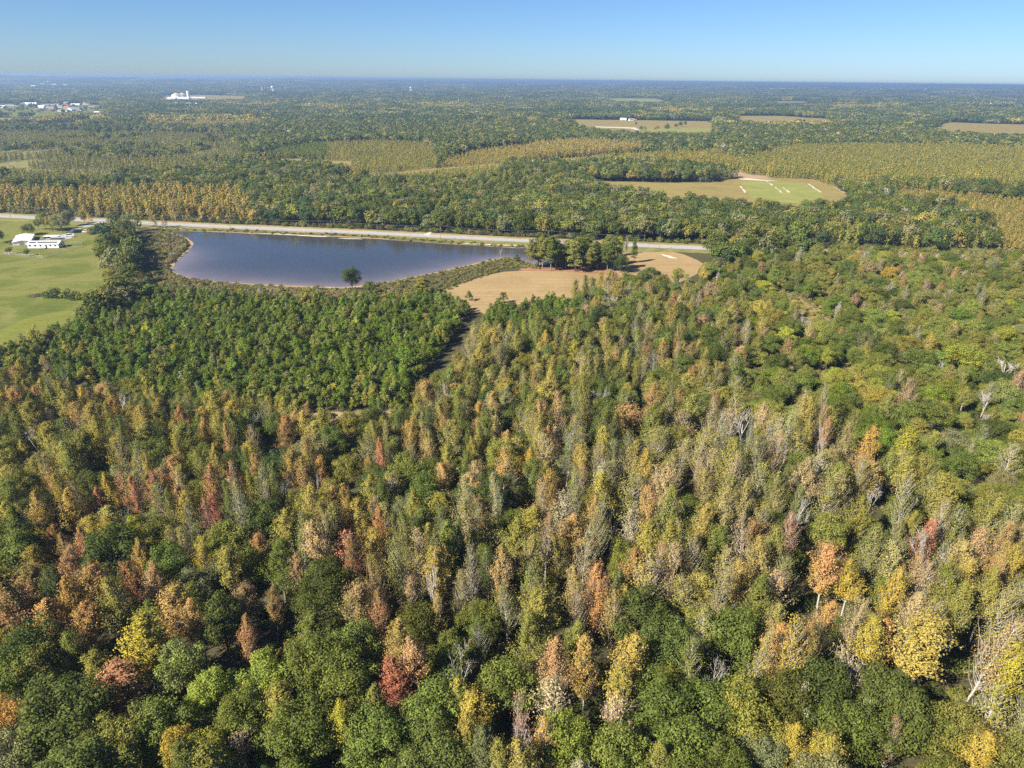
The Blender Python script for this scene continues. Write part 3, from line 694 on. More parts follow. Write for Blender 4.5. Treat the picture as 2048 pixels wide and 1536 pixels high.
# individually placed trees (photograph position of the crown, kind, colour, width, height)
HAND = """136 903 o dkgreen 9 14;200 893 g gold 6 18;198 843 g ochre 6 17;272 1000 g red 5 17;318 993 g red 5 18;425 985 g red 5 20;435 1032 g crimson 4.6 15;468 973 t red 4.5 18;195 1010 g red 4 15;170 1103 g red 5 16;108 1093 g crimson 5 14;85 1138 g orange 6 15;292 1130 g orange 5 17;232 993 g gold 4.6 18;82 1038 g orange 6 18;225 1100 o dkgreen 12 17;38 1118 o dkgreen 11 15;463 930 o dkgreen 8 13;462 1093 o green 10 15;337 1135 o dkgreen 9 14;270 1065 o ygreen 5 11;365 988 t pinktan 5 18;445 995 b pinktan 5 16;480 998 t pinktan 5 17
585 948 g orange 5 17;605 965 g rust 5.4 18;640 960 g orange 4.6 17;520 953 g rust 4.4 17;622 920 g yellow 4.6 16;767 918 g red 4 17;727 1050 g gold 5.4 18;665 1018 g rust 5.6 17;685 1016 g red 3.6 15;660 1045 g rust 5.6 17;705 1123 g red 5.6 18;567 1068 g ochre 6.6 17;620 1080 o green 8.5 14;530 1048 o dkgreen 9.5 15;847 985 o dkgreen 9 14;1002 915 o green 8.5 17;987 988 o dkgreen 9 15;922 1018 t tan 6.4 21;884 963 g ygreen 6 14;940 1060 g pinktan 5.6 20;840 1120 t pinktan 6 19;830 1040 g olivegold 6 19
1134 893 b palegrey 7 18;1069 968 g dkgreen 6 17;1199 973 t palegrey 7 17;1304 980 b pinktan 5.5 20;1224 1055 b pinktan 6.5 16;1429 858 b pinktan 7.5 17;1489 860 b palegrey 8 19;1184 1033 g orange 5 17;1094 993 g orange 6 19;1356 876 o dkgreen 8 13;1324 848 g gold 5 15;1246 1125 o dkgreen 7.5 14;1199 858 o dkgreen 8 13
1581 1075 t red 6 15;1586 1033 b palegrey 4.5 16;1838 1093 g red 5.4 18;1733 900 g orange 7 19;1808 900 g yellow 7.5 18;1808 958 g olivegold 8 17;1848 955 g olive 7.5 17;1563 888 t tan 7 20;1611 825 t pinktan 6.4 20;1816 793 t rust 7 17;1971 800 b palegrey 8 12;1691 885 g tan 6.5 18;1676 965 g ygreen 7.6 18;1648 873 g rust 4 17;1686 818 o green 9 12;1818 830 o green 10 12;1866 833 o green 10 12;1918 933 o green 9 10;1600 940 o dkgreen 9 13
1931 715 o yellow 14 14;1893 742 b palegrey 7 11;2011 737 b palegrey 11 11;1656 717 o ygreen 6 10;1781 547 o gold 7.5 11;1773 575 b palegrey 6 12;1571 512 o dkgreen 8 12;1701 535 o dkgreen 10 13;1850 575 t rust 6 12;1880 650 o ltgreen 11 11;1770 700 o green 9 11;1840 720 o green 11 12;1990 660 o green 10 11
30 1215 g rust 8.4 18;108 1252 g gold 8 16;160 1217 g orange 6.6 18;200 1190 g olivegold 6.4 18;235 1215 g olive 7 18;270 1175 g crimson 4.6 17;305 1182 g rust 6 18;288 1290 g yellow 10 19;345 1240 g rust 7 18;367 1327 o greyolive 8 15;400 1250 g olivegold 6 17;445 1240 o dkgreen 8.5 15;50 1302 o dkgreen 11 16;25 1365 o green 10 15;75 1352 o olive 9 15;30 1447 o orange 7.5 14;125 1450 o dkgreen 15 17;225 1507 o olive 9.5 15;322 1447 o green 9.5 15;357 1500 o gold 6 13;410 1512 o ygreen 7 13;482 1515 b brown 7 12;425 1392 o ygreen 7.5 13;492 1282 g red 4 16;150 1550 o dkgreen 11 16;10 1530 o greyolive 9 15
652 1190 o dkgreen 12 17;632 1327 o green 11 17;712 1297 o green 9.5 16;692 1365 o green 10 15;797 1377 g crimson 6 15;922 1337 b palegrey 6.6 16;924 1415 g gold 5.4 16;962 1430 g gold 6 15;760 1177 g rust 5.6 20;765 1237 g red 4.6 18;794 1302 g orange 6 18;840 1327 g rust 6 18;600 1477 o green 11 15;752 1485 o green 11.5 15;870 1422 o green 11.5 16;862 1502 o dkgreen 10.5 15;537 1352 o ygreen 8 15;547 1217 g rust 4.6 15;687 1465 g yellow 5.6 16;480 1440 o green 8 13
1277 1235 o dkgreen 11.5 16;1336 1292 o dkgreen 10.5 15;1474 1277 o dkgreen 12 15;1084 1235 g olivegold 7.4 20;1069 1290 g olivegold 7 18;1189 1210 g orange 6.4 20;1249 1327 g ochre 8 18;1171 1340 g yellow 6 18;1109 1340 g rust 6.6 18;1116 1415 t pinktan 8 18;1241 1447 b red 6 15;1219 1440 b pinktan 6 15;1434 1352 b palegrey 4.6 15;1324 1427 o green 12 15;1414 1422 o green 11.5 15;1499 1427 o green 11 15;1374 1502 o green 11 14;1131 1490 o ygreen 9 15;1054 1452 b pinktan 4.6 18;1031 1502 b red 4.6 16;1334 1364 o ygreen 4 10;1086 1490 t orange 5 17
1966 1305 t rust 8.5 21;1783 1195 g gold 6 19;1736 1292 g gold 7.4 17;1841 1302 g ochre 9.6 20;1703 1257 g pinktan 5 19;1701 1365 b tan 8 15;1621 1440 b palegrey 4.6 15;1636 1390 o dkgreen 11 15;1773 1402 o dkgreen 12 15;1823 1440 o green 11 14;1691 1460 o green 11 14;1558 1402 o dkgreen 10 15;1586 1490 g gold 6 15;1633 1515 g gold 6 15;1981 1427 t ochre 8 17;1908 1465 o olive 8 13;1941 1515 g gold 7 14;2030 1340 g yellow 7 16;1630 1250 g rust 6 19;1560 1300 g gold 7 18;2010 1150 g gold 7 19;1920 1170 g ochre 7 19;1840 1180 t pinktan 6 19;1740 1110 g tan 7 20;1650 1150 g ochre 7 19;1520 1130 g tan 7 19;1440 1200 t tan 6 20;1350 1150 t pinktan 6 20;1290 1100 g olivegold 7 19;1400 1060 g ochre 7 19;1470 960 t pinktan 6 20;1550 1000 g tan 6.4 19""".replace('\n', ';')
KK = {'o': 'oak', 'g': 'gum', 't': 'thin', 'b': 'bare'}
SPECIAL = {(1581, 1075): "bright red half bare tree standing out among tan trees", (797, 1377): "deep crimson conical tree amid dark green oaks", (1931, 715): "broad bright yellow round tree among green bushes", (1808, 900): "bright golden yellow tree on top of a green thicket",
 (288, 1290): "large bushy yellow tree beside a deep dark gap", (1966, 1305): "tall leaning rust tree with bare forked trunk", (225, 1100): "big dark green oak below the crimson conical trees", (125, 1450): "largest dark oak in the lower corner of the woods",
 (1971, 800): "round grey leafless tree among light green bushes", (2011, 737): "wide grey leafless tree beside the broad yellow tree", (1489, 860): "tall pale leafless tree beside a shorter pinkish one", (1434, 1352): "slim white dead tree above a bank of green oaks",
 (1621, 1440): "thin white leafless tree between two green oaks near the bottom", (922, 1337): "grey leafless tree above two golden trees", (1586, 1033): "white dead tree just above the bright red tree", (1002, 915): "tall rounded dark green tree amid tan conical trees", (1116, 1415): "pinkish half bare tree with fanned white limbs", (1241, 1447): "leafless tree with red twig tips above green oaks", (30, 1447): "orange broad tree next to the largest dark oak"}
for line in HAND.split(';'):
    a = line.split()
    if len(a) < 6: continue
    k = (int(a[0]), int(a[1])); lean = 0.22 if k == (1966, 1305) else None
    hand(k[0], k[1], KK[a[2]], a[3], float(a[4]), float(a[5]), SPECIAL.get(k), lean)

# pines and single trees near the pond, house and hay field (position of the trunk foot)
def foot(px, py, kind, key, w, h, label=None, name=None):
    p = at(px, py, 0); put(kind, p.x, p.y, h, w, key, rng, label, name)
PINES = [(1066, 536), (1075, 533), (1088, 537), (1093, 534), (1105, 531), (1112, 537), (1119, 535), (1134, 538), (1141, 530), (1150, 527), (1158, 534), (1165, 538), (1175, 540), (1176, 528), (1186, 534), (1195, 540), (1204, 536), (1212, 544), (1130, 524), (1160, 522), (1082, 528), (1100, 542), (1147, 543), (1190, 527), (1216, 533), (1226, 540), (1208, 524)]
for i, (a, b) in enumerate(PINES): foot(a + rng.uniform(-3, 3), b + rng.uniform(-2, 2), 'pine', ['olive', 'green', 'olive', 'dkgreen'][i % 4], rng.uniform(8, 12), rng.uniform(14, 22.5), None)
foot(1240, 512, 'pine', 'ygreen', 5.5, 14, "yellow green pine just past the pine grove"); foot(1252, 510, 'thin', 'red', 4, 13, "thin reddish tree beside the yellow green pine")
foot(1268, 526, 'pine', 'green', 4.6, 16, "slender lone pine on the hay field"); foot(1240, 545, 'oak', 'dkgreen', 9, 11, "round dark green tree at the end of the pine grove")
for (a, b, k, c, w, h) in [(1150, 603, 'gum', 'olive', 6, 12), (1172, 597, 'gum', 'green', 6, 13), (1196, 592, 'gum', 'olivegold', 6, 14), (1212, 588, 'gum', 'ochre', 5.5, 14), (1230, 590, 'gum', 'olive', 7, 13), (1252, 586, 'oak', 'green', 8, 11), (1272, 592, 'oak', 'green', 9, 12), (1320, 588, 'oak', 'dkgreen', 9, 12), (1180, 610, 'thin', 'tan', 6, 13), (1245, 604, 'gum', 'olivegold', 6, 13), (1300, 604, 'gum', 'olive', 7, 12), (1340, 592, 'young', 'green', 6, 8)]: foot(a, b, k, c, w, h)
foot(1296, 582, 'oak', 'dkgreen', 12, 13, "dark round tree at the lower edge of the hay field"); foot(1356, 570, 'oak', 'ygreen', 7, 10, "yellow green round tree by the hay field's lower corner")
foot(706, 585, 'oak', 'bluegreen', 9.5, 14, "tall dark evergreen on the near shore of the pond"); foot(740, 592, 'oak', 'green', 5.5, 9, "smaller green tree beside the tall shore evergreen")
foot(846, 590, 'pine', 'olive', 9, 10, "broad low olive pine near the pond's near shore"); foot(940, 602, 'young', 'green', 3.6, 6, "small green tree at the near edge of the hay field"); foot(1008, 606, 'young', 'dkgreen', 4.2, 6.5, "small dark tree on the near edge of the hay field")
foot(1034, 524, 'young', 'dkgreen', 4, 5.5, "small dark pine on the shore before the grove")
for (a, b, k, w, h, l) in [(206, 497, 'green', 8, 10, "green tree at the pasture side of the pond thicket"), (222, 508, 'dkgreen', 9, 11, "big dark tree in the thicket beside the pasture"), (240, 500, 'dkgreen', 9, 12, "tall dark tree in the middle of the pond thicket"), (232, 513, 'dkgreen', 8, 9, "dark low tree at the front of the pond thicket"),
                           (248, 488, 'vivid', 7, 10, "fresh green tree in the pond thicket"), (250, 478, 'green', 7, 11, "green tree at the back of the pond thicket"), (268, 472, 'olive', 6, 11, "olive tree at the road end of the pond thicket"), (200, 486, 'greyolive', 6, 7, "grey olive bush tree beside the pasture"), 
                           (220, 558, 'olive', 8, 8, "olive round tree at the pasture corner"), (240, 562, 'olive', 7, 7.5, "second olive round tree at the pasture corner"), (262, 560, 'dkgreen', 6, 7, "dark round tree beside the brown brush"), (300, 590, 'vivid', 8, 9, "bright green tree at the tip of the pasture"), (322, 592, 'green', 6, 8, "green tree beside the bright green one at the pasture tip")]:
    foot(a, b, 'oak', k, w * .82, h * .66, l)
for (a, b, k, w, h, l) in [(92, 461, 'olive', 9, 13, "olive shade tree behind the house"), (105, 463, 'olivegold', 8, 12, "yellowing shade tree behind the house"), (125, 466, 'greyolive', 12, 15, "largest brown olive shade tree behind the house"), (116, 459, 'gold', 6, 13, "golden tree behind the house's shade trees"), (140, 452, 'greyolive', 8, 12, "grey olive tree nearest the driveway"), (78, 459, 'green', 5, 8, "small green tree beside the shade trees"), (57, 470, 'bluegreen', 9, 8, "spreading dark tree above the cream shed"), (-2, 486, 'dkgreen', 8, 9, "dark round tree cut by the picture edge"),
                           (169, 446, 'dkgreen', 4.4, 7, "small dark tree beside the driveway entrance"), (54, 512, 'dkgreen', 4.2, 4.5, "small dark bush tree inside the yard fence"), (20, 508, 'greyolive', 4, 4.5, "pale round bush tree inside the yard fence")]:
    foot(a, b, 'oak', k, w, h, l)
for i, (a, b, w, h, l) in enumerate([(100, 594, 5.5, 4.6, "dark hedge bush next to the brush pile"), (116, 596, 6, 5, "second dark hedge bush from the brush pile"), (133, 598, 5.6, 5, "third dark hedge bush from the brush pile"), (150, 599, 6, 4.8, "fourth dark hedge bush from the brush pile"), (178, 602, 6.4, 5.2, "fifth dark hedge bush, past the gap in the hedge"), (200, 606, 5.6, 5, "last dark hedge bush beside the small white shed")]):
    foot(a, b, 'bush', 'dkgreen' if i % 2 else 'green', w, h, l, 'hedge_bush')
foot(182, 468, 'bush', 'brown', 6, 3.6, "brown bush beside the parked white van", 'hedge_bush'); foot(22, 489, 'bush', 'dkgreen', 6, 3, "dark low bush beside the cream shed", 'hedge_bush')
for (a, b, k, w, h, l) in [(1282, 262, 'green', 9, 11, "green tree at the pale track of the distant farm field"), (1290, 263, 'ltgreen', 8, 12, "light green tree on the distant farm field's green strip"), (1312, 264, 'rust', 11, 14, "rust coloured tree on the distant farm field"), (1333, 263, 'dkgreen', 11, 17, "dark tree in the middle of the distant farm field"), (1352, 257, 'dkgreen', 8, 12, "first of three dark trees on the distant farm field"), (1361, 254, 'dkgreen', 9, 13, "second of three dark trees on the distant farm field"), (1370, 254, 'dkgreen', 7, 14, "last of three dark trees on the distant farm field"), (1272, 254, 'dkgreen', 4, 12, "thin dark tree at the start of the distant green strip"), (1262, 240.5, 'dkgreen', 16, 18, "big dark tree behind the distant farmhouse")]:
    foot(a, b, 'oak_mid', k, w, h, l)
N_HAND = len(RECS)

# ------------------------------------------------------------------ scattered near woods
def scatter(poly, zc, spacing, fn, seed, extra_free=0.8):
    r = np.random.default_rng(seed); W = at_np(poly, zc)
    x0, y0 = W.min(0) - 5; x1, y1 = W.max(0) + 5
    gx, gy = np.meshgrid(np.arange(x0, x1, spacing), np.arange(y0, y1, spacing)); n = gx.size
    X = gx.ravel() + r.uniform(-.48, .48, n) * spacing; Y = gy.ravel() + r.uniform(-.48, .48, n) * spacing
    ok = inside(X, Y, W)
    X, Y = X[ok], Y[ok]
    ok = np.ones(len(X), bool)
    for F in NOTREE: ok &= ~inside(X, Y, F)
    ok &= dist_line(X, Y, ROAD) > 14
    ok &= dist_line(X, Y, TRAIL) > 6.2
    X, Y = X[ok], Y[ok]; PX, PY = pix(X, Y, np.full(len(X), zc))
    o = r.permutation(len(X))
    for i in o: fn(X[i], Y[i], PX[i], PY[i], r)
NOTREE = FIELDS + [marsh_w]
TRAIL = at_np([(966, 622), (935, 672), (890, 735), (846, 792)])
def wpick(r, d):
    k = list(d); p = np.array([d[x] for x in k], float); return k[int(r.choice(len(k), p=p / p.sum()))]
ZN = {
 'PL': [(-200, 700), (0, 668), (130, 645), (215, 616), (262, 596), (330, 590), (700, 600), (880, 592), (962, 610), (940, 660), (872, 748), (800, 815), (640, 828), (560, 815), (430, 800), (250, 765), (120, 745), (0, 735), (-200, 745)],
 'PL2': [(980, 610), (1060, 598), (1150, 600), (1190, 612), (1130, 645), (1000, 655), (968, 648)],
 'A': [(-200, 745), (0, 735), (120, 745), (250, 765), (430, 800), (560, 815), (640, 840), (640, 900), (560, 900), (300, 880), (-200, 900)],
 'B': [(-200, 900), (300, 880), (560, 900), (560, 1110), (420, 1130), (-200, 1120)],
 'C': [(-200, 1120), (420, 1130), (430, 1340), (560, 1680), (-200, 1680)],
 'D': [(640, 840), (800, 820), (960, 820), (1000, 1340), (430, 1340), (420, 1130), (560, 1110), (560, 900), (640, 900)],
 'G': [(430, 1340), (1000, 1340), (1240, 1380), (1500, 1360), (1800, 1370), (2300, 1440), (2300, 1680), (560, 1680)],
 'E': [(872, 748), (950, 645), (968, 648), (1000, 655), (1100, 628), (1150, 592), (1190, 572), (1260, 578), (1400, 566), (1490, 596), (1500, 700), (1480, 840), (1300, 830), (960, 820), (800, 820)],
 'F': [(960, 820), (1300, 830), (1480, 840), (1650, 840), (1720, 900), (1850, 940), (1900, 1040), (2300, 1060), (2300, 1440), (1800, 1370), (1500, 1360), (1240, 1380), (1000, 1340)],
 'H': [(1400, 560), (1400, 538), (1500, 505), (1700, 490), (1980, 500), (2300, 510), (2300, 1060), (1900, 1040), (1850, 940), (1720, 900), (1650, 840), (1480, 840), (1500, 700), (1490, 600)],
}
def blob(px, py, x, y, rx, ry): return math.exp(-((px - x) / rx) ** 2 - ((py - y) / ry) ** 2)
def f_PL(x, y, px, py, r):
    edge = blob(px, py, 60, 720, 160, 40) + blob(px, py, 500, 800, 260, 25)
    d = {'vivid': 7, 'green': 3, 'dkgreen': .8, 'ltgreen': 2.2, 'ygreen': .3, 'greyolive': .3, 'olive': .6 + 3 * edge, 'olivegold': .15 + 1.5 * edge}
    s = r.uniform(.7, 1.25); put('young', x, y, 7.4 * s * r.uniform(.85, 1.25), 4.5 * s, wpick(r, d), r, check=.30, rad=.30)
def f_PL2(x, y, px, py, r): s = r.uniform(.9, 1.2); put('young', x, y, 9 * s, 4.6 * s, wpick(r, {'vivid': 5, 'green': 4, 'dkgreen': 2}), r, check=.3, rad=.3)
def oaks(keys, w0=8, w1=12, h0=12, h1=16, chance=1.0, chk=.36):
    def f(x, y, px, py, r):
        if r.random() > chance: return
        w = r.uniform(w0, w1); put('oak', x, y, r.uniform(h0, h1) * (0.7 + 0.3 * w / w1), w, wpick(r, keys), r, check=chk)
    return f
def gums(keyfn, h0=15, h1=20, w0=4.6, w1=7, thin=.2, bare_=.04, chk=.30):
    def f(x, y, px, py, r):
        hn = float(vnoise(np.array([x / 17.0]), np.array([y / 17.0]))[0]); wn_ = float(vnoise(np.array([x / 12.0 + 9]), np.array([y / 12.0 + 31]))[0])
        if hn < .16: return
        d = keyfn(px, py); key = wpick(r, d); w = r.uniform(w0, w1) * r.choice([.85, 1.0, 1.1, 1.3]); h = r.uniform(h0, h1) * (.74 + .46 * hn); w *= .82 + .62 * wn_; q = r.random()
        if q < bare_: put('bare', x, y, h * .92, w, 'pinktan' if r.random() < .5 else 'palegrey', r, check=chk, rad=.28)
        elif q < bare_ + thin: put('thin', x, y, h, w, key, r, check=chk, rad=.28)
        else: put('gum', x, y, h, w, key, r, check=chk, rad=.28)
    return f
def k_A(px, py):
    g = blob(px, py, 170, 850, 260, 70)
    return {'olive': 3, 'olivegold': 2 + 2 * g, 'ochre': .4 + 2.5 * g, 'gold': .2 + 1.2 * g, 'green': 2.2, 'dkgreen': .8, 'orange': .1 + .7 * g}
def k_B(px, py):
    g = blob(px, py, 90, 950, 200, 80); rr = blob(px, py, 330, 1000, 240, 50) + blob(px, py, 120, 1100, 120, 45)
    return {'gold': .6 + 2.4 * g, 'ochre': 1.4 + 2 * g, 'orange': .5 + 1.4 * rr + 1.2 * g, 'rust': .3 + 2.2 * rr, 'red': .03 + 1.2 * rr, 'olive': 1.6, 'green': 1.6, 'pinktan': .3 + .8 * rr, 'dkgreen': .8, 'olivegold': 1}
def k_C(px, py): return {'olive': 2, 'green': 2, 'dkgreen': 2, 'rust': 1, 'olivegold': 1.4, 'gold': .6, 'orange': .7}
def k_D(px, py):
    rr = blob(px, py, 680, 1060, 160, 110) + blob(px, py, 780, 1230, 110, 140)
    return {'olive': 2.6, 'olivegold': 2, 'ochre': 1 + rr, 'green': 1.8, 'rust': .2 + .9 * rr, 'orange': .2 + .7 * rr, 'red': .03 + .2 * rr, 'pinktan': .5 + .6 * rr, 'tan': .8, 'dkgreen': .9, 'greyolive': .8}
def k_E(px, py):
    g = blob(px, py, 960, 700, 110, 80) + blob(px, py, 1250, 620, 160, 40); rr = blob(px, py, 1430, 700, 130, 70)
    return {'olive': 3.6, 'olivegold': 2.4 + 2 * g, 'ochre': .6 + 1.2 * g, 'tan': .4 + 1.4 * g, 'green': 3.0, 'ltgreen': 1.2, 'dkgreen': .8, 'gold': .35 + .6 * g, 'rust': .1 + .8 * rr, 'pinktan': .2 + .9 * rr, 'greyolive': .8, 'yellow': .2}
def k_F(px, py):
    a = blob(px, py, 1800, 1220, 400, 170); b = blob(px, py, 1380, 930, 300, 90)
    return {'olive': 2.8, 'olivegold': 3.2, 'ochre': 1.8 + .9 * a, 'tan': 1.3 + 1.2 * b + .6 * a, 'gold': .4 + .5 * a, 'pinktan': .7 + 1.0 * b + .8 * a, 'ltgreen': .4, 'orange': .1 + .5 * a, 'rust': .1 + .4 * a, 'green': .5, 'greyolive': .8, 'yellow': .15, 'palegrey': .3 + .5 * b}
def k_H(px, py): return {'olive': 3, 'olivegold': 2, 'ochre': .5, 'tan': .6, 'gold': .25, 'rust': .12, 'green': 2, 'pinktan': .3}
GREENS = {'dkgreen': 3.2, 'green': 3, 'olive': .8, 'bluegreen': .7, 'greyolive': .5}
scatter(ZN['C'], 9, 8.5, oaks({**GREENS, 'dkgreen': 4, 'olive': 1.6}, 7.5, 12, 12, 17, .85), 1)
scatter(ZN['G'], 8, 6.8, oaks({**GREENS, 'green': 5, 'ltgreen': 1.2, 'olive': 1.8}, 6.5, 10.5, 10, 15.5, .85), 2)
scatter(ZN['D'], 8, 10, oaks(GREENS, 7, 11, 12, 15, .50), 3)
scatter(ZN['B'], 8, 11, oaks({**GREENS, 'dkgreen': 5}, 7, 11, 11, 15, .50), 4)
scatter(ZN['A'], 8, 13, oaks(GREENS, 6, 9, 9, 12, .35), 5)
scatter(ZN['E'], 8, 12, oaks(GREENS, 6, 10, 9, 14, .50), 6)
scatter(ZN['F'], 8, 12, oaks(GREENS, 6, 10, 10, 14, .42), 7)
HG = {'green': 4, 'dkgreen': 1.4, 'ltgreen': 4, 'olive': 2.2, 'greyolive': 1.4, 'ygreen': .7, 'vivid': 2.6, 'olivegold': .4}
def f_Hbare(x, y, px, py, r):
    if r.random() < .10: put('bare', x, y, r.uniform(8, 12), r.uniform(5, 8), 'palegrey' if r.random() < .7 else 'pinktan', r, check=.3)
scatter(ZN['H'], 6, 15, f_Hbare, 81)
scatter(ZN['H'], 6, 15, gums(k_H, 9, 13, 4, 6, .25, 0, .3), 82)
scatter(ZN['H'], 6, 8.0, oaks(HG, 7, 11, 8, 12, .6, .32), 8)
scatter(ZN['H'], 4, 4.0, oaks(HG, 3.4, 7, 3.5, 8, .9, .27), 83)
scatter(ZN['PL'], 4, 2.8, f_PL, 9)
scatter(ZN['PL2'], 5, 3.2, f_PL2, 10)
scatter(ZN['A'], 8, 4.5, gums(k_A, 11, 16, 4.2, 6.4, .12, .02), 11)
scatter(ZN['B'], 9, 4.6, gums(k_B, 12, 19, 4.2, 6.4, .28, .03), 12)
scatter(ZN['C'], 9, 5.5, gums(k_C, 13, 18, 4.6, 6.6, .15, .04), 13)
scatter(ZN['D'], 9, 4.6, gums(k_D, 12, 20, 4.0, 6.6, .3, .04), 14)
scatter(ZN['G'], 9, 5.2, gums(k_F, 12, 17, 4.4, 6.4, .2, .12), 15)
scatter(ZN['E'], 8, 4.6, gums(k_E, 9.5, 15, 4.8, 7.2, .2, .02), 16)
scatter(ZN['F'], 9, 4.8, gums(k_F, 14, 21, 4.8, 7.6, .42, .05), 17)
N_NEAR = len(RECS)
# understory in the near woods
def f_under(x, y, px, py, r):
    s = r.uniform(.5, 1.3); put('bush', x, y, 2.8 * s, 3.8 * s, wpick(r, {'green': 5, 'dkgreen': 3, 'olive': 3, 'brown': .8, 'ltgreen': 2, 'greyolive': 1}), r)
UND = len(RECS)
for i, z in enumerate('ABCDEFGH'): scatter(ZN[z], 1.5, 5.5 if z != 'H' else 4.5, f_under, 30 + i)
# brush beside and below the pond
BRUSH = [(262, 470), (335, 466), (372, 480), (380, 492), (352, 520), (338, 536), (350, 552), (400, 562), (520, 574), (690, 584), (860, 560), (960, 532), (1010, 522), (1040, 530), (985, 545), (930, 562), (880, 590), (700, 612), (480, 610), (320, 605), (285, 580), (262, 560), (272, 530), (285, 500)]
BRW = at_np(BRUSH, 0)
def f_brush(x, y, px, py, r):
    s = r.uniform(.35, 1.0); east = px > 800
    d = {'brown': 5, 'greyolive': 5, 'olive': 2, 'dkgreen': .6, 'green': .8, 'palegrey': .6} if not east else {'olive': 4, 'greyolive': 2, 'green': 1.5, 'brown': 1.5}
    if east: s *= .6
    put('bush', x, y, 2.6 * s, 4 * s, wpick(r, d), r)
def f_clear(x, y, px, py, r):
    s = r.uniform(.25, .8)
    if r.random() < .55: put('bush', x, y, 2.4 * s, 3.6 * s, wpick(r, {'olive': 3, 'greyolive': 3, 'brown': 3, 'olivegold': 2, 'tan': 1.5, 'green': 1}), r)
_nt = NOTREE; NOTREE = [bank_w]
for i, P_ in enumerate([[(1540, 580), (1585, 578), (1640, 605), (1675, 640), (1678, 675), (1640, 680), (1590, 650), (1550, 620)], [(1615, 725), (1730, 720), (1730, 775), (1615, 790)], [(1745, 728), (1820, 728), (1820, 768), (1750, 768)], [(535, 830), (690, 818), (810, 818), (810, 840), (620, 860), (550, 858)], [(1885, 950), (2000, 950), (2000, 1005), (1890, 1000)]]): scatter(P_, .5, 2.4, f_clear, 60 + i)
NOTREE = [bank_w]
scatter(BRUSH, 1, 2.6, f_brush, 40)
NOTREE = _nt
# scrub along the pond-side verge, the road's wooded side and the marsh rim
r = np.random.default_rng(55)
for i in range(len(RL) - 1):
    t = RL[i + 1] - RL[i]; t = t / np.hypot(*t); nr = np.array([-t[1], t[0]])
    for q in range(9):
        p = RL[i] + t * r.uniform(0, 12) + nr * r.uniform(13, 21); s = r.uniform(.5, 1.3)
        if abs(p[0]) < 800: put('bush', p[0], p[1], 3 * s, 4 * s, wpick(r, {'dkgreen': 3, 'green': 3, 'greyolive': 2, 'olive': 2, 'brown': .7}), r)
for i in range(0, len(marsh_w)):
    for q in range(7):
        f = r.random(); p = bank_w[i] * (1 - f) + marsh_w[i] * f + r.normal(0, 1.2, 2); s = r.uniform(.18, .55)
        if not inside(np.array([p[0]]), np.array([p[1]]), pond_w)[0]: put('bush', p[0], p[1], 2.4 * s, 4 * s, wpick(r, {'olive': 3, 'dkgreen': 2, 'olivegold': 2, 'brown': 2, 'green': 2}), r)
UND1 = len(RECS)

